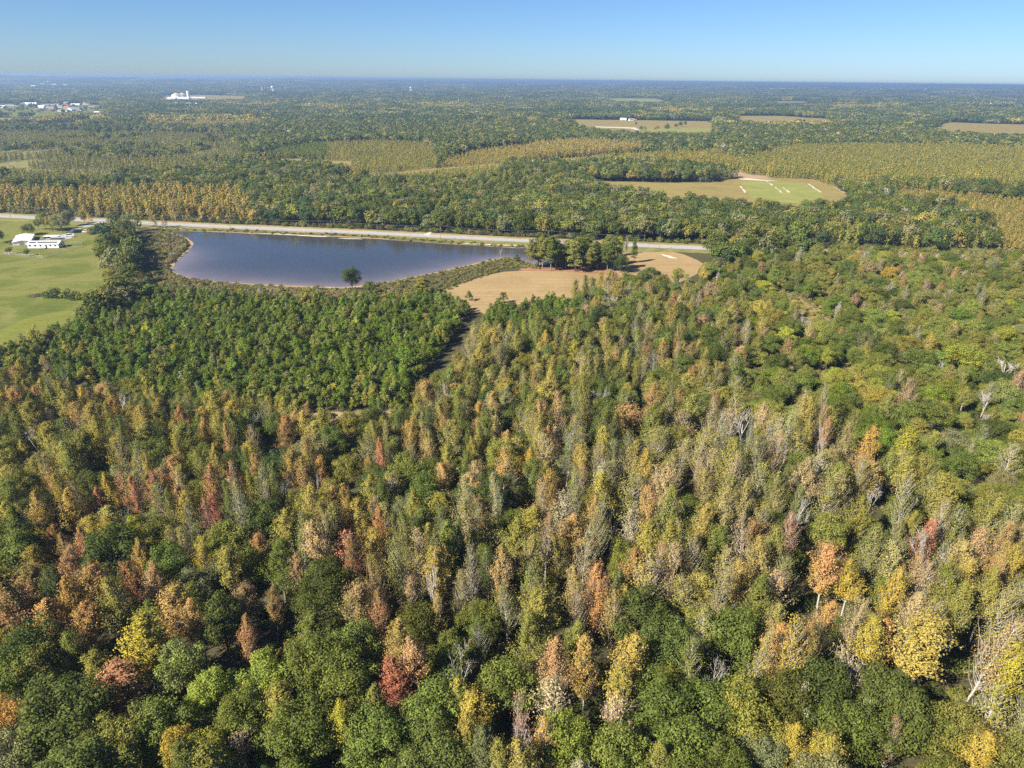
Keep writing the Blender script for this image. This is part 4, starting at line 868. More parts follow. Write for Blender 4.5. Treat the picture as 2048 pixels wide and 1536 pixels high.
# ------------------------------------------------------------------ middle and far woods (stuff)
NEARW = [at_np(ZN[k], 7) for k in ZN] + [BRW]
TOWNW = at_np([(-60, 207), (60, 208), (200, 210), (215, 222), (160, 229), (70, 227), (-60, 222)])
MZ = [  # (photo polygon at canopy height, kind, spacing, heights, width, tints)
 ('gold road strip', [(-250, 372), (100, 384), (300, 378), (470, 382), (500, 398), (512, 432), (420, 446), (0, 428), (-250, 412)], 'gum_mid', 5.6, (9, 16), 6.2, {'gold': 2, 'ochre': 3, 'olivegold': 3, 'tan': 1.5, 'green': 1, 'olive': 1}),
 ('P1', [(530, 318), (560, 298), (650, 283), (760, 278), (850, 284), (880, 300), (870, 330), (800, 345), (700, 345), (560, 318)], 'gum_far', 5.0, (6, 9), 3.6, {'olivegold': 3, 'olive': 4, 'ltgreen': 1}),
 ('P1b', [(520, 308), (560, 295), (640, 284), (660, 296), (640, 318), (560, 318)], 'gum_far', 5.0, (8, 11), 4.2, {'vivid': 4, 'green': 3}),
 ('P2', [(880, 318), (930, 300), (1020, 288), (1190, 285), (1200, 300), (1100, 318), (1000, 328), (890, 334)], 'gum_far', 5.0, (5, 8), 3.6, {'ochre': 2, 'olivegold': 4}),
 ('P3', [(690, 345), (860, 334), (1010, 330), (1005, 348), (960, 362), (800, 360), (700, 356)], 'gum_far', 5.0, (7, 10), 3.8, {'olivegold': 3, 'olive': 3, 'ltgreen': 1}),
 ('P4', [(1040, 312), (1060, 290), (1160, 280), (1290, 290), (1270, 306), (1140, 318)], 'gum_far', 5.2, (10, 14), 4.2, {'ochre': 2, 'tan': 2, 'olivegold': 3}),
 ('P4b', [(1030, 330), (1150, 318), (1290, 306), (1440, 300), (1500, 330), (1430, 335), (1280, 325), (1130, 330)], 'gum_far', 5.2, (8, 12), 4.2, {'olivegold': 4, 'olive': 3}),
 ('P5', [(1440, 330), (1570, 292), (1700, 288), (1900, 290), (2300, 300), (2300, 378), (1980, 368), (1820, 366), (1740, 368), (1650, 360), (1560, 352), (1480, 345)], 'gum_far', 4.9, (8, 12), 3.8, {'olivegold': 3, 'olive': 4, 'ltgreen': 1.2}),
 ('P6', [(1735, 380), (1830, 378), (1940, 386), (2060, 398), (2300, 405), (2300, 560), (2010, 505), (1985, 470), (1940, 420), (1800, 400)], 'gum_mid', 4.6, (6, 9), 3.6, {'ochre': 2, 'olivegold': 3.4, 'olive': 2, 'tan': .8}),
 ('P7', [(-300, 258), (200, 262), (470, 268), (520, 296), (500, 320), (430, 340), (240, 352), (200, 375), (-300, 372)], 'gum_far', 5.8, (7, 11), 4.2, {'greyolive': 3, 'olive': 5, 'ltgreen': 1, 'olivegold': 1.6}),
 ('P8', [(290, 236), (400, 234), (520, 236), (520, 250), (400, 256), (290, 252)], 'gum_far', 6.5, (11, 14), 5, {'ochre': 2, 'tan': 2, 'olivegold': 2}),
]
W7 = {}
for z in MZ: W7[z[0]] = at_np(z[1], 6)
r = np.random.default_rng(77)
STUFF = {}
def stuff_add(kind, X, Y, H, W, keys):
    L = STUFF.setdefault(kind, []); P = PROTO[kind]
    Z = terrain(X, Y)
    for i in range(len(X)):
        q = int(r.integers(len(P))); p = P[q]; a, b = tints(keys[i], r)
        L.append((X[i], Y[i], Z[i], r.uniform(0, 6.283), W[i] / p['w'], H[i] / p['h'], q, a, b))
def wedge(r0, r1, sp, jit=.48, amax=0.70):
    gx, gy = np.meshgrid(np.arange(-r1, r1, sp), np.arange(0, r1, sp)); X = gx.ravel(); Y = gy.ravel()
    d = np.hypot(X, Y); a = np.abs(np.arctan2(X, Y)); ok = (d >= r0) & (d < r1) & (a < amax)
    X = X[ok]; Y = Y[ok]; return X + r.uniform(-jit, jit, len(X)) * sp, Y + r.uniform(-jit, jit, len(X)) * sp
def clear(X, Y, fields=True, near=True, margin=0):
    ok = dist_line(X, Y, ROAD) > 16
    ok &= ~inside(X, Y, marsh_w)
    if fields:
        for F in FIELDS:
            ok &= ~inside(X, Y, F)
            if margin: ok &= dist_poly(X, Y, F) > margin
    if near:
        for F in NEARW: ok &= ~inside(X, Y, F)
    return ok
PLOTS = {'P1': "dry grass under the olive plot of young trees", 'P2': "dry grass under the ochre plot of young trees", 'P3': "dry grass under the narrow plot of young trees", 'P4': "dry grass under the tall golden young trees", 'P4b': "dry grass under the olive strip before the far wood", 'P5': "dry grass under the widest plot of young trees", 'P6': "dry grass under the ochre thicket at the picture edge", 'P7': "dry grass under the grey olive scrub"}
for nm in PLOTS: sheet("plot_ground", W7[nm], 0.09 + 0.002 * len(nm), M['straw'] if nm != 'P7' else M['verge'], PLOTS[nm], "ground")
for nm, poly, kind, sp, hh, w, d in MZ:
    Wp = W7[nm]; x0, y0 = Wp.min(0); x1, y1 = Wp.max(0)
    gx, gy = np.meshgrid(np.arange(x0, x1, sp), np.arange(y0, y1, sp)); X = gx.ravel() + r.uniform(-.6, .6, gx.size) * sp; Y = gy.ravel() + r.uniform(-.6, .6, gx.size) * sp
    ok = inside(X, Y, Wp); X, Y = X[ok], Y[ok]; ok = clear(X, Y, True, True); X, Y = X[ok], Y[ok]
    if nm == 'P7': ok = vnoise(X / 60, Y / 60) < .72; X, Y = X[ok], Y[ok]
    keys = [wpick(r, d) for _ in X]; H = r.uniform(hh[0], hh[1], len(X)); stuff_add(kind, X, Y, H, H * 0 + w * r.uniform(.8, 1.25, len(X)), keys)
def not_zoned(X, Y):
    ok = np.ones(len(X), bool)
    for nm in W7: ok &= ~inside(X, Y, W7[nm])
    return ok
FK = {'dkgreen': 4, 'green': 3.6, 'bluegreen': 1, 'olive': 1.4, 'greyolive': 1.2, 'ltgreen': .4}
SHORE = at_np([(280, 640), (1450, 640), (1420, 506), (1000, 488), (280, 455)])
def forest(kind, r0, r1, sp, hh, ww, gumkind=None):
    X, Y = wedge(r0, r1, sp); ok = clear(X, Y) & not_zoned(X, Y) & ~inside(X, Y, SHORE); X, Y = X[ok], Y[ok]
    low = vnoise(X / 130 + 3, Y / 130); keys = []; g = np.zeros(len(X), bool)
    for i in range(len(X)):
        if gumkind and low[i] > .66 and r.random() < .75: g[i] = True; keys.append(wpick(r, {'olive': 4, 'olivegold': 1.2, 'green': 3, 'ltgreen': 1}))
        else: keys.append(wpick(r, FK) if r.random() > .02 else wpick(r, {'olivegold': 1, 'brown': 1, 'palegrey': 1.5, 'ochre': .6, 'rust': .15}))
    keys = np.array(keys); n = len(X); H = r.uniform(hh[0], hh[1], n); W = r.uniform(ww[0], ww[1], n)
    stuff_add(kind, X[~g], Y[~g], H[~g], W[~g], keys[~g])
    if gumkind and g.any(): stuff_add(gumkind, X[g], Y[g], H[g] * .9, W[g] * .5, keys[g])
forest('oak_mid', 380, 950, 7.4, (11, 17), (8, 13), 'gum_mid')
forest('oak_far', 950, 2000, 8.6, (11, 17), (9, 14), 'gum_far')
# smaller trees mixed through the left-hand scrub
X, Y = wedge(700, 2000, 22); ok = inside(X, Y, W7['P7']) & clear(X, Y) & (vnoise(X / 90 + 5, Y / 90) > .5); X, Y = X[ok], Y[ok]
stuff_add('oak_far', X, Y, r.uniform(9, 15, len(X)), r.uniform(8, 13, len(X)), [wpick(r, FK) for _ in X])
X, Y = wedge(2300, 3500, 46); ok = inside(X, Y, TOWNW) & (vnoise(X / 60, Y / 60) > .42); X, Y = X[ok], Y[ok]
stuff_add('oak_far', X, Y, r.uniform(8, 12, len(X)), r.uniform(8, 12, len(X)), [wpick(r, FK) for _ in X])
def patches(kind, r0, r1, sp, d, margin, keep=1.0):
    X, Y = wedge(r0, r1, sp, .25); ok = clear(X, Y, True, False, margin); X, Y = X[ok], Y[ok]
    v = vnoise(X / (sp * 9), Y / (sp * 9) + 4); keys = []
    for i in range(len(X)): keys.append(wpick(r, {**d, 'olive': d['olive'] * (1 + 2 * v[i]), 'greyolive': d['greyolive'] * (1 + 3 * (v[i] > .6))}))
    bx, by = pix(X, Y, np.full(len(X), 8.0))
    for (ex, ey, rx, ry, kk) in BELTS:
        hit = ((bx - ex) / rx) ** 2 + ((by - ey) / ry) ** 2 < 1
        for i in np.nonzero(hit)[0]:
            if r.random() < .8: keys[i] = wpick(r, kk)
    n = len(X); stuff_add(kind, X, Y, 15 * r.uniform(.8, 1.2, n), (sp * 1.18) * r.uniform(.95, 1.1, n), keys)
GB = {'ochre': 1, 'olivegold': 3, 'olive': 2}; DB = {'bluegreen': 4, 'dkgreen': 2}
BELTS = [(650, 214, 60, 4, GB), (880, 213, 60, 5, GB), (1340, 222, 50, 4, GB), (400, 242, 120, 8, GB), (1600, 250, 60, 5, GB), (1870, 275, 120, 10, GB), (120, 240, 90, 8, GB), (500, 210, 60, 4, GB), (1720, 215, 60, 3, GB), (760, 240, 140, 6, DB), (1150, 225, 160, 5, DB), (1900, 238, 60, 6, DB), (60, 215, 60, 5, DB), (1500, 215, 80, 4, DB)]
PK = {'dkgreen': 4, 'green': 3, 'bluegreen': 2, 'olive': 1, 'greyolive': .8, 'olivegold': .15, 'ochre': .05}
patches('grove', 1985, 4300, 29, PK, 16)
patches('canopy', 4250, 9200, 98, PK, 50)
patches('canopy_far', 9000, 31500, 290, {**PK, 'ochre': .1}, 0)

def stuff_object(name, label, cat, kind, recs):
    n = len(recs)
    if not n: return
    me = bpy.data.meshes.new(name); me.vertices.add(n)
    me.vertices.foreach_set("co", np.array([(q[0], q[1], q[2]) for q in recs], np.float32).ravel())
    def attr(nm, ty, arr, key):
        a = me.attributes.new(nm, ty, 'POINT'); a.data.foreach_set(key, np.ascontiguousarray(arr).ravel())
    attr("rot", 'FLOAT', np.array([q[3] for q in recs], np.float32), "value")
    attr("tilt", 'FLOAT', rng.normal(0, .045, n).astype(np.float32), "value")
    attr("size", 'FLOAT_VECTOR', np.array([(q[4], q[4], q[5]) for q in recs], np.float32), "vector")
    attr("pick", 'INT', np.array([q[6] for q in recs], np.int32), "value")
    attr("tint", 'FLOAT_COLOR', np.array([(*q[7], 1) for q in recs], np.float32), "color")
    attr("tint2", 'FLOAT_COLOR', np.array([(*q[8], 1) for q in recs], np.float32), "color")
    me.update()
    o = link(name, me); tag(o, label, cat, kind="stuff")
    ng = bpy.data.node_groups.new(name, 'GeometryNodeTree')
    ng.interface.new_socket("Geometry", in_out='INPUT', socket_type='NodeSocketGeometry'); ng.interface.new_socket("Geometry", in_out='OUTPUT', socket_type='NodeSocketGeometry')
    gi = ng.nodes.new("NodeGroupInput"); go = ng.nodes.new("NodeGroupOutput"); jn = ng.nodes.new("GeometryNodeJoinGeometry")
    def na(nm, ty):
        x = ng.nodes.new("GeometryNodeInputNamedAttribute"); x.data_type = ty; x.inputs[0].default_value = nm; return x.outputs[0]
    cx = ng.nodes.new("ShaderNodeCombineXYZ"); ng.links.new(na("rot", 'FLOAT'), cx.inputs[2]); ng.links.new(na("tilt", 'FLOAT'), cx.inputs[0])
    er = ng.nodes.new("FunctionNodeEulerToRotation"); ng.links.new(cx.outputs[0], er.inputs[0])
    for coll in COLL[kind]:
        if coll is None: continue
        ci = ng.nodes.new("GeometryNodeCollectionInfo"); ci.inputs[0].default_value = coll; ci.inputs[1].default_value = True; ci.inputs[2].default_value = True
        ip = ng.nodes.new("GeometryNodeInstanceOnPoints"); ip.inputs["Pick Instance"].default_value = True
        ng.links.new(gi.outputs[0], ip.inputs["Points"]); ng.links.new(ci.outputs[0], ip.inputs["Instance"])
        ng.links.new(na("pick", 'INT'), ip.inputs["Instance Index"]); ng.links.new(er.outputs[0], ip.inputs["Rotation"]); ng.links.new(na("size", 'FLOAT_VECTOR'), ip.inputs["Scale"])
        ng.links.new(ip.outputs[0], jn.inputs[0])
    ng.links.new(jn.outputs[0], go.inputs[0])
    md = o.modifiers.new("scatter", 'NODES'); md.node_group = ng
    return o

# ------------------------------------------------------------------ individual near trees and the mass behind them
ONES = "zero one two three four five six seven eight nine ten eleven twelve thirteen fourteen fifteen sixteen seventeen eighteen nineteen".split()
TENS = "zero ten twenty thirty forty fifty sixty seventy eighty ninety".split()
def num(n):
    n = int(max(0, min(100, n)))
    if n == 100: return "hundred"
    if n < 20: return ONES[n]
    return TENS[n // 10] + ("-" + ONES[n % 10] if n % 10 else "")
FORM = {'gum': 'conical tree', 'thin': 'thinly leaved conical tree', 'oak': 'round broadleaf tree', 'young': 'young plantation tree', 'bare': 'leafless tree', 'pine': 'tall pine', 'bush': 'bush', 'oak_mid': 'tree'}
NAME = {'gum': 'sweetgum_tree', 'thin': 'sweetgum_tree', 'oak': 'broadleaf_tree', 'young': 'young_tree', 'bare': 'bare_tree', 'pine': 'pine_tree', 'bush': 'understory_bush', 'oak_mid': 'field_tree'}
GROUP = {'sweetgum_tree': 'conical autumn trees of the near woods', 'broadleaf_tree': 'round broadleaf trees of the near woods', 'young_tree': 'young trees of the plantation', 'bare_tree': 'leafless trees in the near woods', 'pine_tree': 'pines around the hay field', 'hedge_bush': 'bushes in the pasture', 'field_tree': 'trees on the distant farm field'}
X = np.array([q['x'] for q in RECS]); Y = np.array([q['y'] for q in RECS]); H = np.array([q['h'] for q in RECS]); Wd = np.array([q['w'] for q in RECS])
CX, CY = pix(X, Y, H * .65); depth = Y * F3[1] + (H * .6 - CAM_H) * F3[2]
inframe = (CX > 4) & (CX < 2044) & (CY < 1560) & (CY > 0)
size = Wd / depth
single = np.zeros(len(RECS), bool); single[:N_HAND] = inframe[:N_HAND]
CAP = {'sweetgum_tree': 300, 'broadleaf_tree': 300, 'young_tree': 300, 'bare_tree': 150, 'pine_tree': 60}
for nm, cap in CAP.items():
    idx = [i for i in range(N_NEAR) if NAME[RECS[i]['kind']] == nm and inframe[i] and not single[i] and CY[i] < 1535]
    have = sum(1 for i in range(N_HAND) if NAME[RECS[i]['kind']] == nm and single[i] and not RECS[i]['name'])
    idx.sort(key=lambda i: -size[i])
    for i in idx[:max(0, cap - have)]: single[i] = True
used_labels = set()
def place_single(q, px, py):
    nm = q['name'] or NAME[q['kind']]
    root = bpy.data.objects.new(nm, None); COL.objects.link(root); root.empty_display_size = .5
    root.location = (q['x'], q['y'], 0); root.scale = (q['s'], q['s'], q['sz'])
    root.rotation_euler = (random.gauss(0, .045), random.gauss(0, .045), q['rot']) if not q['lean'] else (0.0, q['lean'], 0.0)
    lab = q['label']
    if not lab:
        base = FORM[q['kind']]; colr = WORD[q['key']]
        if q['kind'] == 'bare': colr = {'palegrey': 'pale grey', 'pinktan': 'pinkish grey'}.get(q['key'], 'grey')
        ax = int(round(px / 20.48)); ay = int(round(py / 15.36))
        for extra in ('', 'tall ', 'small ', 'slim ', 'broad ', 'dense ', 'loose '):
            lab = "%s%s %s, %s percent across and %s percent down the photo" % (extra, colr, base, num(ax), num(ay))
            if lab not in used_labels: break
    used_labels.add(lab)
    tag(root, lab, 'bush' if 'bush' in nm else 'tree', GROUP.get(nm))
    p = PROTO[q['kind']][q['i']]
    if p['t'] is not None:
        o = bpy.data.objects.new("trunk", p['t']); COL.objects.link(o); o.parent = root
    o = bpy.data.objects.new("crown", p['c']); COL.objects.link(o); o.parent = root
    o["tint"] = (*q['t'][0], 1.0); o["tint2"] = (*q['t'][1], 1.0)
mass = {}
for i, q in enumerate(RECS):
    if single[i]: place_single(q, CX[i], CY[i])
    else: mass.setdefault(q['kind'], []).append((q['x'], q['y'], 0.0, q['rot'], q['s'], q['sz'], q['i'], *q['t']))
MN = {'gum': ("sweetgum_woods", "mass of narrow autumn trees filling the near woods"), 'thin': ("thin_sweetgum_woods", "mass of thinly leaved autumn trees in the near woods"), 'oak': ("broadleaf_woods", "mass of round green trees in the near woods"), 'young': ("young_plantation", "dense dark green plantation of young trees below the pond"), 'bare': ("bare_woods", "leafless grey trees scattered through the near woods"), 'bush': ("undergrowth", "brown and green brush under the trees and around the pond"), 'pine': ("pine_woods", "further pines outside the grove"), 'oak_mid': ("far_trees", "other trees near the farm")}
for k, L in mass.items(): stuff_object(MN[k][0], MN[k][1], 'woods' if k != 'bush' else 'undergrowth', k, L)
FN = {'oak_mid': ("highway_woods", "dark green broadleaf woods beyond the highway"), 'gum_mid': ("highway_sweetgum_woods", "golden and olive narrow trees beyond the highway"), 'oak_far': ("distant_woods", "distant dark green broadleaf woods"), 'gum_far': ("distant_young_woods", "pale olive plots of young trees in the distance"),
      'grove': ("remote_woods", "remote blue green woods around the farm fields and town"), 'canopy': ("hazy_woods", "hazy forest canopy far below the horizon"), 'canopy_far': ("horizon_forest", "blue forest covering the low hills on the horizon")}
for k, L in STUFF.items(): stuff_object(FN[k][0], FN[k][1], 'woods', k, L)

# ------------------------------------------------------------------ the house, its yard and vehicles
def gable_parts(root, L, D, hw, hr, wall, roof, over=0.35, openings=(), base=0.0):
    w = MB(); w.prism([(-D / 2, base), (D / 2, base), (D / 2, hw), (0, hw + hr), (-D / 2, hw)], -L / 2, L / 2)
    for i, v in enumerate(w.v): w.v[i] = (v[1], v[0], v[2])
    wo_ = w.build("wall", wall, root)
    rf = MB()
    for s_ in (-1, 1):
        y0, z0 = s_ * (D / 2 + over), hw - over * hr / (D / 2); t = 0.14
        a = [(-L / 2 - over, 0, hw + hr + .02), (L / 2 + over, 0, hw + hr + .02), (L / 2 + over, y0, z0 + .02), (-L / 2 - over, y0, z0 + .02)]
        i = len(rf.v); rf.v += a + [(x, y, z + t) for x, y, z in a]
        for f in ((0, 1, 2, 3), (7, 6, 5, 4), (0, 4, 5, 1), (1, 5, 6, 2), (2, 6, 7, 3), (3, 7, 4, 0)): rf.f.append(tuple(i + k for k in f))
    ro = rf.build("roof", roof, root)
    for (nm, side, u, z, ww, hh, mt) in openings:          # side 's' = -y face, 'n' = +y, 'e' = +x, 'w' = -x
        b = MB()
        if side in 'sn': b.box((u, (-1 if side == 's' else 1) * (D / 2 + .03), z), (ww, .08, hh))
        else: b.box(((1 if side == 'e' else -1) * (L / 2 + .03), u, z), (.08, ww, hh))
        b.build(nm, mt, root)
    return wo_, ro
A = at(56, 497); B = at(118, 496.5); C_ = at(138, 491.5)
ab = (B - A); L = ab.length; ang = math.atan2(ab.y, ab.x); D = 8.4
mid = (A + B) / 2 + Vector((-math.sin(ang), math.cos(ang), 0)) * D / 2
home = empty("manufactured_house", (mid.x, mid.y, 0), ang); tag(home, "long low white house with dark roof panels in a fenced yard", "house")
op = [("window", 's', u, 1.9, 1.1, 1.0, M['glass']) for u in (-L * .42, -L * .25, -L * .08, L * .24, L * .40)] + [("door", 's', L * .1, 1.3, 1.0, 2.1, M['dark']), ("window", 'e', 0, 1.9, 1.2, 1.0, M['glass'])]
_, rf = gable_parts(home, L, D, 2.9, 1.35, M['white'], M['roof_white'], .4, op)
sl = math.atan2(1.35, D / 2)
for (x0, x1) in ((-L * .47, -L * .25), (-L * .21, L * .44)):
    n = 4 if x0 < -L * .4 else 10
    for k in range(n):
        xa = x0 + (x1 - x0) * (k + .03) / n; xb = x0 + (x1 - x0) * (k + .97) / n
        b = MB(); b.box((0, 0, 0), (xb - xa, 1.9, .07)); o = b.build("roof_panel", M['dark'], home, ((xa + xb) / 2, -D * .25, 2.9 + 1.35 * .5 + .24)); o.rotation_euler = (sl, 0, 0)
p = MB(); p.box((0, -D / 2 - 1.5, .45), (4.2, 2.9, .12))
for x in (-1.9, 0, 1.9):
    for y in (-D / 2 - .3, -D / 2 - 2.8): p.box((x, y, .75), (.12, .12, 1.5))
p.box((0, -D / 2 - 2.85, 1.3), (4.2, .06, .1)); p.box((0, -D / 2 - 2.85, .9), (4.2, .06, .08))
for k in range(3): p.box((-2.5 - .3 * k, -D / 2 - 1.5, .36 - .14 * k), (.32, 1.2, .06))
p.build("porch_deck", M['wood'], home)
sk = MB(); sk.box((0, 0, .05), (L + .08, D + .08, .5)); sk.build("skirting", M['steel'], home)

q = [at(31, 489), at(57, 492.5), at(65, 476.5), at(41, 475.5)]
c_ = sum(q, Vector()) / 4; e1 = ((q[1] - q[0]) + (q[2] - q[3])) / 2; e2 = ((q[3] - q[0]) + (q[2] - q[1])) / 2
shed = empty("metal_shed", (c_.x, c_.y, 0), math.atan2(e2.y, e2.x)); tag(shed, "cream metal roofed shed next to the long white house", "shed")
gable_parts(shed, e2.length * .97, e1.length * .95, 2.4, .9, M['white'], M['cream'], .3, [("door", 'w', 0, 1.1, 2.6, 2.2, M['wood']), ("window", 'n', 3, 1.4, 1.0, .8, M['glass'])])
pos = at(105, 478.5); cp = empty("carport", (pos.x, pos.y, 0), .15); tag(cp, "white flat roofed carport behind the long white house", "carport")
MB().box((0, 0, 2.5), (10, 5, .16)).build("roof", M['roof_white'], cp)
for x in (-4.6, 4.6):
    for y in (-2.2, 2.2): MB().box((x, y, 1.21), (.14, .14, 2.42)).build("post", M['steel'], cp)

def vehicle(px, py, rz, paint, label, tall=1.0, length=4.8, name="parked_car"):
    pos = at(px, py); root = empty(name, (pos.x, pos.y, 0), rz); tag(root, label, "car" if tall < 1.2 else "van"); l = length / 2; h = tall
    b = MB(); b.prism([(-l, .35), (l, .35), (l, .75 * h), (l * .95, .85 * h), (l * .5, .95 * h), (-l * .97, .95 * h), (-l, .8 * h)], -.88, .88); body = b.build("body", paint, root)
    c = MB(); c.prism([(-l * .8, .95 * h), (l * .48, .95 * h), (l * .18, 1.48 * h), (-l * .6, 1.48 * h)], -.78, .78); cab = c.build("cabin", M['glass'], root)
    MB().box((-l * .21, 0, 1.50 * h), (l * .8, 1.6, .06)).build("roof", paint, root)
    for x in (-l * .62, l * .62):
        for y in (-.82, .82):
            w = MB(); w.lathe([(.10, -.1), (.33, -.1), (.33, .1), (.10, .1)], 14); o = w.build("wheel", M['tyre'], root, (x, y, .33)); o.rotation_euler = (math.pi / 2, 0, 0)
    for y in (-.62, .62): MB().box((l + .01, y, .66 * h), (.05, .34, .18)).build("headlight", M['paint_white'], root)
vehicle(140, 473.5, .35, M['car_white'], "white van parked on the gravel below the shade tree", 1.55, 6.2, "parked_van")
vehicle(93, 476.5, 1.0, M['car_blue'], "dark blue car parked behind the long white house", 1.0, 4.8)
vehicle(173, 465, .1, M['car_white'], "white van half hidden by a brown bush", 1.4, 5.4, "parked_van")
vehicle(112, 473.5, .4, M['car_grey'], "grey car under the largest shade tree", 1.0, 4.6)
pos = at(60, 475.5); rt = empty("red_canopy", (pos.x, pos.y, 0), .2); tag(rt, "small red roofed lean-to behind the cream shed", "shed")
MB().prism([(-2.6, 2.1), (2.6, 2.1), (0, 2.9)], -2, 2).build("roof", M['red'], rt)
for x in (-2.4, 2.4):
    for y in (-1.8, 1.8): MB().box((x, y, 1.04), (.12, .12, 2.08)).build("post", M['wood'], rt)
pos = at(217, 601); sh_ = empty("small_shed", (pos.x, pos.y, 0), .25); tag(sh_, "small white shed at the end of the hedge bushes", "shed")
gable_parts(sh_, 2.8, 2.3, 2.2, .6, M['white'], M['roof_white'], .15, [("doorway", 's', -.2, 1.3, .9, 1.5, M['dark']), ("window", 'w', 0, 1.5, .6, .5, M['glass'])])
pos = at(77, 592); bpile = MB(); rr = random.Random(5)
for k in range(90):
    a = rr.uniform(0, 6.28); d = rr.uniform(0, 3.6); x, y = math.cos(a) * d * 1.4, math.sin(a) * d; z = rr.uniform(.05, 1.5 * (1 - d / 4)); a2 = rr.uniform(0, 6.28); l = rr.uniform(.8, 2.2)
    bpile.tube([(x - math.cos(a2) * l, y - math.sin(a2) * l, max(.05, z - rr.uniform(-.3, .5))), (x, y, z + .15), (x + math.cos(a2) * l, y + math.sin(a2) * l, max(.05, z + rr.uniform(-.4, .6)))], [.09, .07, .03], 4)
o = bpile.build("brush_pile", M['bark_dark'], None, (pos.x, pos.y, 0)); tag(o, "heap of cut branches at the end of the hedge", "brush pile", kind="thing")
field("driveway", [(200, 443.5), (214, 445), (190, 450), (165, 456), (150, 462), (147, 470), (141, 477), (100, 480), (86, 476), (110, 471), (134, 467), (142, 459), (160, 453), (185, 447)], M['gravel'], "pale gravel driveway from the highway to the white house", 0.036, "driveway", 4, .35, False)

def fence(px_line, h, step, label, name="chain_link_fence", mesh_=True, mat='steel'):
    P = [at(*p) for p in px_line]; root = empty(name, tuple(P[0])); tag(root, label, "fence"); o0 = P[0]
    pts = []
    for a, b in zip(P[:-1], P[1:]):
        n = max(1, int((b - a).length / step))
        for k in range(n): pts.append(a + (b - a) * k / n)
    pts.append(P[-1])
    for p_ in pts: MB().tube([p_ - o0, p_ - o0 + Vector((0, 0, h + .05))], .045, 6).build("post", M[mat], root)
    MB().tube([p_ - o0 + Vector((0, 0, h)) for p_ in pts], .035, 5).build("top_rail", M[mat], root)
    if mesh_:
        w = MB()
        for a, b in zip(pts[:-1], pts[1:]):
            d = (b - a); n = max(2, int(d.length / .28)); m_ = h / d.length
            for k in range(-int(h / .28), n):
                for s_ in (0, 1):
                    u0 = k * .28; u1 = u0 + h; z0, z1 = 0.05, h
                    if u0 < 0: z0 = -u0; u0 = 0
                    if u1 > d.length: z1 = h - (u1 - d.length); u1 = d.length
                    if z1 <= z0: continue
                    if s_: z0, z1 = h - z0, h - z1
                    dn = d.normalized(); w.tube([a - o0 + dn * u0 + Vector((0, 0, z0)), a - o0 + dn * u1 + Vector((0, 0, z1))], .009, 3, False)
        o = w.build("wire_mesh", M[mat], root); o["kind"] = "stuff"
fence([(8, 509), (87, 516.5), (125, 505), (167, 492.5), (167, 488), (138, 487.5)], 1.5, 3.2, "chain link fence around the front yard of the white house")
fence([(178, 452), (190, 450), (202, 448), (213, 446.5)], 1.2, 2.6, "dark rail fence along the driveway entrance", "rail_fence", False, 'pole')
pos = at(136, 498); ul = empty("yard_pole", tuple(pos)); tag(ul, "pale leaning service pole in front of the white house", "pole")
MB().tube([(0, 0, 0), (-1.0, 0, 8.5)], [.15, .11], 8).build("shaft", M['steel'], ul); MB().box((-1.0, 0, 8.2), (.5, .35, .3)).build("lamp_head", M['steel'], ul)

# ------------------------------------------------------------------ power line along the highway
POLES = [(-170, 428), (22, 436.5), (266, 451), (461, 460), (664, 470), (881, 480.5), (1096, 491), (1318, 500)]
tops = []
PW = ["outside the picture edge", "beside the pasture, above the cream shed", "at the pond's near corner, beside the thicket", "above the pond's narrow end", "above the middle of the pond", "with a pale shaft above the pond's far half", "behind the pine grove", "by the hay field's far corner"]
for i, (a, b) in enumerate(POLES):
    pos = at(a, b); dr = ROAD[-1] - ROAD[0]; an = math.atan2(dr[1], dr[0])
    tops.append((pos, an))
    if i in (0,): continue
    rt = empty("utility_pole", tuple(pos), an); tag(rt, "wooden utility pole " + PW[i], "utility pole", "utility poles along the highway")
    MB().tube([(0, 0, 0), (0, 0, 10.8)], [.17, .12], 8).build("shaft", M['pole'], rt); MB().box((0, 0, 10.2), (.14, 2.6, .16)).build("crossarm", M['pole'], rt)
    for y in (-1.15, 0.5, 1.15): MB().tube([(0, y, 10.28), (0, y, 10.55)], .05, 6).build("insulator", M['steel'], rt)
    if i in (2, 5): MB().lathe([(.05, 0), (.24, .05), (.24, .75), (.05, .82)], 10).build("transformer", M['steel'], rt, (.32, 0, 8.6))
for nm, yy, zz in (("near", -1.15, 10.56), ("middle", .5, 10.56), ("far", 1.15, 10.56), ("low", 0.0, 7.6)):
    w = MB()
    pts = []
    for (p0, a0), (p1, a1) in zip(tops[:-1], tops[1:]):
        off = Vector((-math.sin(a0) * yy, math.cos(a0) * yy, zz))
        for k in range(8):
            t = k / 8; pts.append(p0.lerp(p1, t) + off - Vector((0, 0, 4 * 1.1 * t * (1 - t))))
    w.tube(pts, .035, 4); o = w.build("power_wire", M['wire']); tag(o, {"near": "overhead wire on the pond side of the pole crossarms", "middle": "overhead wire near the middle of the pole crossarms", "far": "overhead wire on the woods side of the pole crossarms", "low": "lower overhead cable hung below the pole crossarms"}[nm], "wire", "overhead wires along the highway")
pos = at(1001, 519); p = PROTO['bare'][0]; rt = empty("dead_snag", tuple(pos)); rt.scale = (.5, .5, .62); tag(rt, "thin white dead tree at the edge of the pond", "tree")
o = link("trunk", p['t'], rt)

